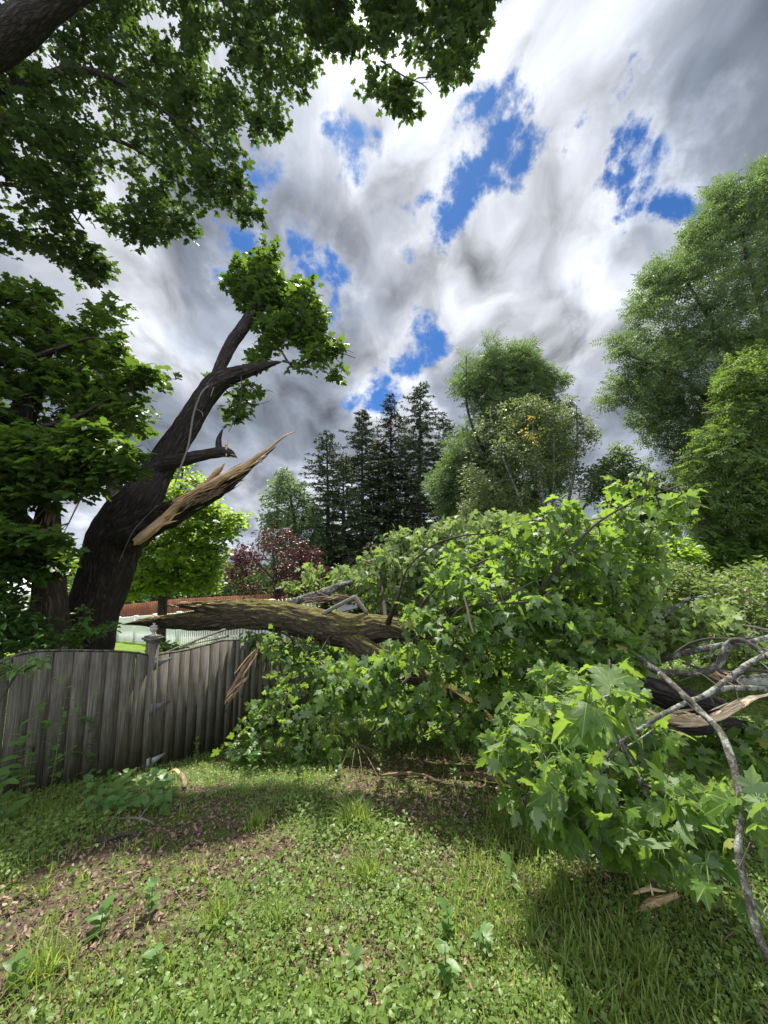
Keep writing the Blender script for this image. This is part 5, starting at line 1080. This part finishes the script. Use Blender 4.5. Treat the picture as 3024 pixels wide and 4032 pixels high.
    R['under'] = sprays([(960,2480),(1080,2490),(1250,2530),(1420,2560),(1400,2620),(1300,2660),(1180,2620),(1080,2560),(980,2540)], 90, 5.45, .3, r, .2, 2.0, rad=.08)
    mb = MB()
    mb.add(*leaves(MAPLE_LO, *spray_leaves(R['far'], 19, .22, .115, r, .8, .5, .9, 1.0))); f1 = mb.build('wilted_foliage', M['leaf_wilt'], o)
    mb = MB()
    mixed(mb, *spray_leaves(R['top'], 8, .15, .105, r, .8, .6, .8, .9))
    mixed(mb, *spray_leaves(R['mid'], 8, .15, .10, r, .8, .6, .8, 1.0))
    mixed(mb, *spray_leaves(R['fence'], 9, .14, .08, r, .8, .6, .9, 1.0))
    mixed(mb, *spray_leaves(R['under'], 10, .14, .09, r, .8, .6, .9, 1.0)); mixed(mb, *spray_leaves(R['core'], 11, .19, .105, r, .8, .6, .9, 1.0)); mb.build('foliage', M['leaf_fall'], o)
    mb = MB(); rt = np.vstack(roots)
    grow(mb, rt, np.vstack([R['top'], R['mid'], R['fence'], R['under'], R['core'][::2], R['far'][::2]]), .0022, .02, .18, .09, 5, pw=.42, seed=8); mb.build('branches', M['twig'], o)

    # near bough with big leaves in the lower right
    c0 = P(2450, 3000, 1.9)
    n = thing('fallen_leafy_bough', 'nearest drooping bough of large bright maple leaves at the lower right', 'fallen branch', (c0[0], c0[1], float(height(c0[0], c0[1]))))
    mb = MB(); rr = [tube(mb, pp([(2100,2790,2.5,16),(2250,2760,2.2,13),(2400,2860,2.0,10),(2520,3080,1.85,8),(2620,3260,1.75,6)]), 10, .03, .1, seed=80),
                     tube(mb, pp([(2200,2770,2.3,10),(2140,2950,2.0,8),(2200,3120,1.9,6),(2130,3230,1.85,4)]), 9, .03, .1, seed=81), tube(mb, pp([(2450,2950,1.95,8),(2330,3100,1.8,5),(2350,3250,1.75,4)]), 9, .03, .1, seed=82),
                     tube(mb, pp([(2230,2760,2.2,9),(2370,2680,1.9,6),(2400,2600,1.7,4)]), 9, .03, .1, seed=83), tube(mb, pp([(2520,3080,1.85,7),(2700,3180,1.7,5),(2820,3350,1.65,3)]), 9, .03, .1, seed=84)]
    rr = np.vstack(rr)
    a = sprays([(1940,2900),(2000,2760),(2160,2640),(2300,2560),(2420,2580),(2500,2680),(2560,2800),(2620,2900),(2560,2960),(2480,2940),(2420,3000),(2600,3050),(2750,3060),(2860,3120),(2880,3220),(2800,3300),(2860,3420),(2800,3480),(2700,3400),(2620,3440),(2500,3380),(2420,3300),(2300,3260),(2230,3290),(2140,3280),(2060,3300),(2000,3230),(2020,3150),(1975,3080),(1950,2990)], 142, lambda x, y: np.interp(y, [2560, 2750, 3050, 3450], [2.7, 2.3, 1.95, 1.62]), .3, r, rad=.05)
    big = sprays([(2290,2760),(2380,2690),(2430,2720),(2440,2800),(2380,2860),(2300,2840)], 8, 1.5, .12, r)
    edge = sprays([(2860,3180),(2930,3090),(3020,3060),(3150,3060),(3150,3380),(2990,3380),(2900,3300)], 12, 1.5, .18, r)
    grow(mb, rr, np.vstack([a, big, edge]), .0018, .01, .12, .09, 5, pw=.42, seed=9); mb.build('branches', M['bark_grey'], n)
    lm = MB(); pm = MB()
    for cc, k, rad, sz in ((a, 8, .13, .100), (big, 3, .07, .145), (edge, 5, .10, .10)):
        pos, nn, t, s = spray_leaves(cc, k, rad, sz, r, .8, .55, .8, 1.0, .42); mixed(lm, pos, nn, t, s)
        src = np.repeat(cc, k, axis=0)
        for p, q in list(zip(src, pos)): mid = (p+q)/2+np.array([0, 0, .025]); tube(pm, [[*p, .0016], [*mid, .0013], [*q, .0011]], 4, .03, 0)
    lm.build('foliage', M['leaf_fall'], n); pm.build('leaf_stalks', M['petiole'], n)

    # second torn limb behind the log
    c0 = P(1260, 2345, 5.9); t = thing('broken_limb', 'grey split limb with reddish torn wood propped behind the mossy log', 'broken limb', (c0[0], c0[1], c0[2]))
    mb = MB(); tube(mb, pp([(1100,2385,6.0,10),(1180,2362,5.95,16),(1266,2337,5.9,17),(1330,2310,5.85,14),(1380,2290,5.8,7)]), 24, .03, .15, .008, 10, seed=90, rag=(.05, .08)); tube(mb, pp([(1240,2330,5.8,5),(1290,2352,5.75,6),(1340,2385,5.7,6)]), 10, .03, .1)
    mb.build('bark_shell', M['bark_grey'], t, True)
    mb = MB(); shards(mb, P(1210,2372,5.75), P(1400,2345,5.65), 26, r, .035, .022, .34, 700); mb.build('torn_wood', M['wood_old'], t)
    t = thing('forked_stick', 'bent dark stick arched on top of the mossy log', 'stick', P(1390, 2356, 5.2)); mb = MB(); tube(mb, pp([(1270,2418,5.1,8),(1330,2385,5.1,8),(1392,2354,5.1,8),(1402,2356,5.1,8),(1420,2382,5.05,8),(1445,2412,5.0,7)]), 10, .02, .12, seed=91); mb.build('bark', M['twig_grey'], t, True)
    # splintered strip hanging over the gate
    t = thing('hanging_splinter', 'long torn strip of bark and wood hanging in front of the gate', 'splintered wood', P(940, 2680, 4.55))
    mb = MB(); tube(mb, pp([(1008,2566,4.6,3),(975,2610,4.58,13),(945,2660,4.55,20),(918,2710,4.52,22),(900,2745,4.5,17),(888,2775,4.5,4)]), 18, .02, .3, .004, 18, seed=95, flat=.45, spike=.4, rag=(.05, .06)); mb.build('torn_bark', M['wood_old'], t)
    mb = MB(); tube(mb, pp([(1004,2560,4.56,3),(972,2592,4.54,6),(935,2640,4.52,5),(920,2655,4.5,2)]), 8, .02, .3, seed=96, flat=.4); tube(mb, pp([(1010,2578,4.5,4),(985,2618,4.48,8),(962,2652,4.46,7),(950,2672,4.46,2)]), 8, .02, .3, seed=97, flat=.4)
    shards(mb, P(960,2680,4.45), P(888,2770,4.42), 24, r, .022, .010, .15, 800); mb.build('splinters', M['wood'], t)

    # grey branches at the right
    def branch(name, label, rows, mat='bark_grey', twigs=0, ns=14, cat='fallen branch', seed=0, **k):
        q = pp(rows); q[:, 3] *= (.8 if name == 'fallen_branch' else 1); t = thing(name, label, cat, q[len(q)//2, :3]); mb = MB(); c = tube(mb, q, ns, .02, .16, 0.0015, 14, seed=seed, **k); mb.build('bark', M[mat], t, True)
        if twigs:
            rs = np.random.default_rng(seed); mb = MB()
            for i in range(twigs):
                p = c[rs.integers(len(c)//5, len(c))]; d = nrm(rs.normal(size=3)+np.array([0, 0, .4])); L = rs.uniform(.06, .28); tube(mb, [[*p[:3], min(.005, p[3]*.6)], [*(p[:3]+d*L*.5+rs.normal(size=3)*.02), .003], [*(p[:3]+d*L), .0012]], 5, .03, 0)
            mb.build('twigs', M['twig_grey'], t)
        return t
    branch('fallen_branch', 'straight grey branch slanting up to the right across the pale torn wood', [(2372,2992,1.75,7),(2448,2919,1.8,9),(2579,2832,1.9,11),(2693,2771,2.0,12),(2780,2736,2.1,13),(2863,2675,2.2,13),(2955,2609,2.35,13),(3060,2560,2.5,13),(3200,2500,2.7,12)], twigs=6, seed=101)
    branch('fallen_branch', 'long lichen speckled branch running down the right edge to the ground', [(2600,2652,2.2,14),(2693,2736,1.95,15),(2758,2801,1.85,16),(2837,2884,1.7,17),(2872,2967,1.62,19),(2898,3055,1.55,18),(2907,3120,1.5,17),(2920,3199,1.45,16),(2907,3343,1.38,17),(2936,3490,1.32,18),(2973,3638,1.27,19),(3024,3771,1.22,19),(3100,3900,1.2,19)], twigs=7, seed=102)
    branch('fallen_branch', 'thick wavy grey branch with a hooked bend near the right edge', [(2520,2590,2.9,16),(2584,2640,2.8,17),(2671,2650,2.7,16),(2771,2646,2.6,17),(2824,2618,2.6,18),(2850,2580,2.6,18),(2866,2540,2.6,17),(2900,2520,2.55,14),(2946,2533,2.5,12),(3024,2588,2.4,12),(3100,2640,2.3,12)], twigs=6, seed=103)
    branch('fallen_branch', 'pale smooth branch lying behind the hooked one', [(2600,2600,3.6,12),(2649,2586,3.5,14),(2736,2561,3.4,14),(2845,2542,3.3,14),(2940,2530,3.2,12),(3060,2500,3.2,12)], seed=104, twigs=5)
    branch('fallen_branch', 'thin dark branch arching over the other grey branches', [(2653,2577,3.7,6),(2706,2540,3.7,7),(2789,2516,3.6,7),(2911,2516,3.6,7),(3060,2505,3.6,7)], 'twig', 5, 10, seed=105)
    branch('fallen_branch', 'level grey branch leaving the slanting one toward the right edge', [(2776,2738,2.15,11),(2845,2712,2.2,14),(2930,2710,2.25,14),(3060,2716,2.3,14)], seed=106, twigs=3)
    branch('fallen_branch', 'lone curved grey bough rising out of the wilted leaves toward the thicket', [(2540,2500,5.0,8),(2567,2472,5.0,8),(2610,2430,5.0,8),(2648,2398,5.0,8),(2707,2358,5.0,7),(2750,2350,5.0,4),(2810,2335,5.0,2)], seed=107, twigs=3)
    branch('fallen_branch', 'tangled thin branches between the hooked branch and the broken log', [(2690,2610,3.0,7),(2780,2640,3.0,7),(2860,2650,2.95,8),(2960,2640,2.9,9),(3080,2650,2.9,9)], 'twig', 10, 10, seed=108)
    t = branch('broken_log', 'short barked log with an orange broken end at the right edge', [(2822,2655,3.0,24),(2870,2670,3.0,27),(2920,2685,2.95,25),(3000,2682,2.9,26),(3100,2680,2.9,26)], ns=30, cat='log', seed=109, rag=(.04, 0))
    mb = MB(); shards(mb, P(2815,2650,2.9), P(2850,2672,2.85), 14, r, .022, .012, .09, 900); mb.build('broken_end', M['wood'], t)
    branch('broken_log', 'dark shaded log lying left of the pale torn wood', [(2380,2690,3.6,40),(2518,2705,3.4,48),(2649,2745,3.3,50),(2740,2770,3.25,44),(2850,2790,3.2,36)], 'bark', 0, 40, cat='log', seed=110)
    t = branch('split_log', 'freshly split log showing broad pale wood beside the lichen speckled branch', [(2600,2850,2.8,14),(2680,2872,2.75,20),(2760,2868,2.72,24),(2850,2850,2.75,26),(2930,2862,2.8,24),(3000,2880,2.85,18)], 'bark', 0, 30, cat='log', seed=111)
    mb = MB(); tube(mb, pp([(2548,2797,2.72,6),(2600,2822,2.68,18),(2660,2838,2.64,28),(2720,2842,2.6,34),(2765,2838,2.58,30)]), 26, .015, .25, .008, 16, seed=112, flat=.45, spike=.35, rag=(.06, .05))
    tube(mb, pp([(2770,2845,2.62,16),(2830,2818,2.6,22),(2890,2785,2.62,22),(2950,2752,2.66,17),(3010,2738,2.7,7),(3040,2730,2.72,2)]), 26, .015, .2, .006, 16, seed=113, flat=.55, spike=.3, rag=(.05, .08))
    shards(mb, P(2640,2825,2.6), P(2770,2835,2.5), 22, r, .022, .010, .14, 950); shards(mb, P(2800,2825,2.55), P(2950,2755,2.6), 14, r, .015, .008, .2, 980); mb.build('torn_wood', M['wood_pale'], t)
    mb = MB(); tube(mb, pp([(2620,2810,2.75,10),(2690,2800,2.75,12),(2730,2795,2.75,4)]), 12, .02, .3, flat=.4, rag=(.04, .05)); mb.build('torn_bark', M['wood_old'], t)
    # wilted leaves right of the branches
    c = sprays([(2420,2500),(2480,2400),(2560,2360),(2620,2420),(2740,2400),(2790,2340),(2860,2370),(2900,2420),(3024,2440),(3200,2420),(3250,2650),(2950,2640),(2700,2560),(2550,2620),(2430,2600)], 280, 5.2, .6, r, .36, 1.6)
    c2 = sprays([(2560,2880),(2800,2900),(3000,2860),(3150,2700),(3150,3000),(2900,3040),(2700,3060),(2560,3020)], 100, 2.9, .4, r, .3, 1.6); c2[:, 2] = np.maximum(c2[:, 2], height(c2[:, 0], c2[:, 1])+.04)
    m_ = c.mean(0); t = thing('fallen_leafy_bough', 'wilting heap of maple leaves behind the grey branches at the right edge', 'fallen branch', (m_[0], m_[1], float(height(m_[0], m_[1]))))
    mb = MB(); rt = [tube(mb, pp([(2350,2600,4.6,14),(2500,2520,4.9,10),(2700,2480,5.2,7),(2900,2460,5.3,5),(3100,2500,5.3,4)]), 9, .06, .1, seed=115)]; grow(mb, np.vstack(rt), c, .0025, .015, .2, .1, 4, seed=12); mb.build('branches', M['twig_grey'], t)
    mesh('foliage', *leaves(MAPLE_LO, *spray_leaves(c, 17, .18, .11, r, .7, .8, .9, .7)), M['leaf_wilt'], t)
    m_ = c2.mean(0); t = thing('fallen_leafy_bough', 'low green leaves spread on the ground under the split pale log', 'fallen branch', (m_[0], m_[1], float(height(m_[0], m_[1]))))
    mb = MB(); rt = tube(mb, [[*(m_+[-.7, .1, -.02]), .015], [*m_, .012], [*(m_+[.8, .05, .1]), .006]], 8, .05, .1); grow(mb, rt, c2, .002, .01, .15, .1, 4, seed=13); mb.build('branches', M['twig'], t)
    mesh('foliage', *leaves(MAPLE_LO, *spray_leaves(c2, 12, .12, .085, r, .7, .8, .9, .5)), M['leaf_fall'], t)
build_fallen()

# ------------------------------------------------------------------ weeds, sticks and chips on the ground
def build_small():
    r = np.random.default_rng(200)
    def weed(label, px, py, h, nl, ls, tm=OVAL, mat='leaf_weed', lean=.12, br=0, name='weed', r0=.0028, seed=0):
        rs = np.random.default_rng(seed+int(px)); b = G(px, py); b[2] = float(height(b[0], b[1]))
        o = thing(name, label, 'weed', b); dx = rs.normal(size=2)*lean*h
        pts = [[b[0], b[1], b[2]-.02, r0*1.3], [b[0]+dx[0]*.4+rs.normal()*.01, b[1]+dx[1]*.4, b[2]+h*.5, r0], [b[0]+dx[0], b[1]+dx[1], b[2]+h, r0*.4]]
        mb = MB(); C = tube(mb, pts, 5, .04, 0)[:, :3]; lines = [C]
        for q in range(br):
            i = rs.integers(len(C)//3, len(C)-1); a = rs.uniform(0, 2*np.pi); L = h*rs.uniform(.2, .4); e = C[i]+np.array([np.cos(a)*L*.6, np.sin(a)*L*.6, L*.6]); lines.append(tube(mb, [[*C[i], r0*.6], [*((C[i]+e)/2+[0, 0, .02]), r0*.5], [*e, r0*.3]], 4, .04, 0)[:, :3])
        mb.build('stem', M['stem'], o)
        pos, tt = [], []
        for li, Ln in enumerate(lines):
            k = nl if li == 0 else max(3, nl//3)
            for q in range(k):
                f = (.15+.85*(q+1)/k)*(len(Ln)-1); i = int(min(f, len(Ln)-1)); a = q*2.4+rs.normal()*.4; pos.append(Ln[i]); tt.append([np.cos(a), np.sin(a), rs.uniform(.1, .7)])
        pos, tt = np.array(pos), np.array(tt); n = len(pos); s_ = ls*rs.uniform(.6, 1.15, n)
        V, T = leaves(tm, pos, Z3+np.array(tt)*-.3+rdir(rs, n)*.3, tt, s_); mesh('foliage', V, T, M[mat], o)
    W = [('tall lance leaved weed against the far left fence boards', 70,3190,.62,20,.11,OVAL,.08,1),
         ('narrow stalk weed with drooping seedy side twigs, in front of the left fence boards', 190,3170,.85,12,.05,OVAL,.1,5),
         ('maple seedling holding a tuft of dark leaves high against the fence', 225,3110,.75,9,.085,MAPLE_HI,.15,1),
         ('spindly branching weed with pale tips near the fence middle', 300,3090,.62,12,.05,MAPLE_HI,.12,4),
         ('thin maple seedling with bright green star leaves against the fence', 345,3080,.60,11,.075,MAPLE_HI,.05,2),
         ('small seedling with reddish leaves at the left fence', 105,3150,.85,7,.07,MAPLE_HI,.1,1),
         ('broad leaved weed in the lower left corner of the fence', 20,3260,.38,16,.13,OVAL,.1,0),
         ('pointed leaved upright weed in front of the gate', 770,3010,.26,12,.075,OVAL,.05,0),
         ('feathery seedling beside the gate end near the hanging leaves', 930,2990,.24,14,.05,OVAL,.1,3),
         ('tall pale leaved weed standing where the fence meets the fallen leaves', 985,3060,.48,22,.08,OVAL,.06,1),
         ('slender weed with white tipped leaves left of the drooping foliage', 905,3040,.34,16,.05,OVAL,.1,2),
         ('bushy weed of rounded leaves at the shaded edge below the log', 1330,3060,.26,26,.045,ROUND,.15,6),
         ('tall thin stemmed weed in front of the shaded hollow', 1500,3080,.42,14,.045,OVAL,.12,3),
         ('fresh green sprig lit at the foot of the drooping foliage', 1790,3090,.22,14,.06,OVAL,.1,2),
         ('upright leafy weed beside the large grass tussock', 1180,3120,.30,16,.05,OVAL,.1,1),
         ('big leaved rosette weed in the grass right of centre', 1760,3700,.12,10,.065,HEART,.05,0),
         ('pair of upright broad leaves lit in the lower middle of the grass', 1775,3890,.15,8,.065,HEART,.08,0),
         ('pale maple seedling low in the grass right of the big leaved rosette', 1890,3760,.10,6,.07,MAPLE_HI,.05,0),
         ('broad heart leaved weed in the left grass', 390,3680,.10,9,.065,HEART,.06,0),
         ('star leaved seedling in the middle of the left grass', 600,3590,.12,8,.06,MAPLE_HI,.05,0),
         ('two leaved sprout at the bottom centre of the lawn', 610,3850,.10,6,.055,HEART,.05,0),
         ('long leaved dock weed near the bark chip', 2020,3500,.12,7,.075,OVAL,.08,0),
         ('dandelion like rosette at the lower centre', 1390,3830,.06,10,.06,OVAL,.03,0),
         ('yellowish sprout at the bottom left edge', 60,3900,.10,7,.05,HEART,.06,0)]
    for i, (lb, px, py, h, nl, ls, tm, ln, br) in enumerate(W): weed(lb, px, py, h, nl, ls, tm, 'leaf_weed', ln, br, seed=i*7)
    # patch of large heart leaves by the gate hinge
    c = np.array([G(x, y) for x, y in r.uniform((330, 3080), (680, 3230), (150, 2))]); c[:, 2] = height(c[:, 0], c[:, 1])
    o = thing('vine_patch', 'sprawling patch of heart shaped vine leaves at the foot of the gate post', 'vine', c.mean(0)); p = c+np.stack([c[:, 0]*0, c[:, 0]*0, r.uniform(.03, .14, len(c))], -1)
    mesh('foliage', *leaves(HEART, p, np.array([0, -.3, 1])+rdir(r, len(c))*.4, rdir(r, len(c)), r.uniform(.035, .085, len(c))), M['leaf_weed'], o)
    mb = MB()
    for a, b in zip(c, p): tube(mb, [[*a, .0015], [*b, .001]], 4, .05, 0)
    mb.build('stems', M['stem'], o)
    # tussocks
    for lb, px, py, n, hh, sp in (('big dense grass tussock at the back of the lawn below the drooping leaves', 1400,3260,420,.20,.08), ('loose yellow green tussock in the middle of the lawn', 1450,3460,240,.14,.10),
                              ('shaded arching tussock beside the near maple leaves', 1990,3240,300,.20,.09), ('tall thin tussock in the left grass', 860,3640,160,.14,.07), ('grass tussock at the lower left edge', 170,3850,200,.15,.09),
                              ('bright tussock left of the lawn centre', 1080,3640,170,.12,.07), ('fine tussock at the right lawn edge below the near bough', 2560,3850,170,.15,.06), ('thin tussock beside the litter patch', 1010,3260,140,.13,.06)):
        b = G(px, py); x = b[0]+r.normal(size=n)*sp*.5; y = b[1]+r.normal(size=n)*sp*.5; o = thing('grass_tussock', lb, 'grass tuft', (b[0], b[1], float(height(b[0], b[1])))); blades(x, y, hh*r.uniform(.5, 1.1, n), r, 'blade_tuft', '', '', .0022, .75, parent=o)
    # sticks
    def stick(lb, a, b, rad, mat='twig_grey', bend=.02, lift=.01, fork=False, name='stick'):
        p, q = G(*a), G(*b); p[2] = float(height(p[0], p[1]))+lift+rad; q[2] = float(height(q[0], q[1]))+lift+rad; m_ = (p+q)/2+np.array([r.normal()*bend, r.normal()*bend, bend*.5]); mb = MB()
        tube(mb, [[*p, rad*.8], [*(p*.6+m_*.4+r.normal(size=3)*bend*.3), rad], [*m_, rad*1.05], [*(q*.6+m_*.4+r.normal(size=3)*bend*.3), rad*.9], [*q, rad*.5]], 9, .012, .25, seed=int(a[0]), rag=(rad, rad))
        if fork: e = m_+np.array([r.normal()*.08, .06, .05]); tube(mb, [[*m_, rad*.6], [*e, rad*.25]], 6, .02, .2)
        o = mb.build(name, M[mat], None, True); tag(o, lb, 'stick'); return o
    stick('crooked grey stick lying across the brown leaf litter', (460,3238), (605,3258), .008, fork=True)
    stick('dark stick half buried under the heart leaved vine', (370,3320), (560,3300), .010, 'twig')
    stick('short upright looking brown log piece in the litter below the gate', (705,3060), (725,3120), .022, 'wood_old')
    stick('flat tan chunk of bark resting in the litter below the gate', (670,3055), (720,3068), .018, 'wood')
    stick('brown stick lying in weeds right of the gate', (1065,3075), (1130,3060), .016, 'wood_old')
    stick('long brown stick at the shaded edge under the drooping foliage', (1500,3065), (1690,3068), .014, 'wood_old')
    stick('pale bleached stick beside the long brown one', (1680,3068), (1740,3085), .012, 'wood_pale')
    stick('dark fallen stick in the shade below the near bough', (1830,3060), (2000,3100), .020, 'wood_old')
    stick('thin dead twig poking from the shaded grass at the lower right', (2600,3640), (2790,3790), .006, 'twig')
    stick('long dark twig at the bottom right corner of the lawn', (2800,3850), (2960,4000), .008, 'twig')
    stick('thick dark stick in the hollow behind the lichen speckled branch', (2700,3260), (2960,3380), .030, 'bark_old')
    stick('small brown twig in the lower centre grass', (1600,3290), (1680,3330), .005, 'twig')
    # torn chip in the grass
    b = G(2590, 3590); g = float(height(b[0], b[1])); o = thing('bark_chip', 'tan torn wood chip with an upright splinter lying in the right grass', 'wood chip', (b[0], b[1], g))
    mb = MB(); z = g+.035
    tube(mb, [[b[0]-.10, b[1]-.03, z-.01, .010], [b[0]-.03, b[1], z, .026], [b[0]+.04, b[1]+.01, z+.005, .024], [b[0]+.11, b[1]+.03, z+.01, .012]], 14, .008, .35, .002, 20, seed=5, flat=.5, spike=.4, rag=(.03, .04))
    tube(mb, [[b[0]-.08, b[1]+.05, z, .006], [b[0]-.01, b[1]+.05, z+.02, .014], [b[0]+.05, b[1]+.04, z+.02, .006]], 9, .01, .3, flat=.5, rag=(.02, .02)); mb.build('chip', M['wood'], o)
    mb = MB(); tube(mb, [[b[0]+.0, b[1]+.03, z+.01, .005], [b[0]-.01, b[1]+.03, z+.07, .003], [b[0]-.015, b[1]+.035, z+.12, .001]], 6, .02, .1); mb.build('splinter', M['wood_pale'], o)
    # dead twigs fanning out under the foliage
    o = thing('dead_twig_bundle', 'fan of bare dead twigs on the ground under the drooping foliage', 'twigs', G(1450, 3000)); mb = MB(); s0 = G(1400, 3010)+np.array([0, .1, .18])
    for a, b_ in ((1330,3050),(1430,3080),(1500,3090),(1540,3060),(1560,3040),(1380,3070)):
        e = G(a, b_); e[2] += .02; tube(mb, [[*s0, .003], [*((s0+e)/2+[0, 0, .03]), .0025], [*e, .001]], 5, .04, .1)
    mb.build('twigs', M['dry'], o)
build_small()
tot = sum(len(o.data.polygons) for o in bpy.data.objects if o.type == 'MESH'); print('faces', tot)
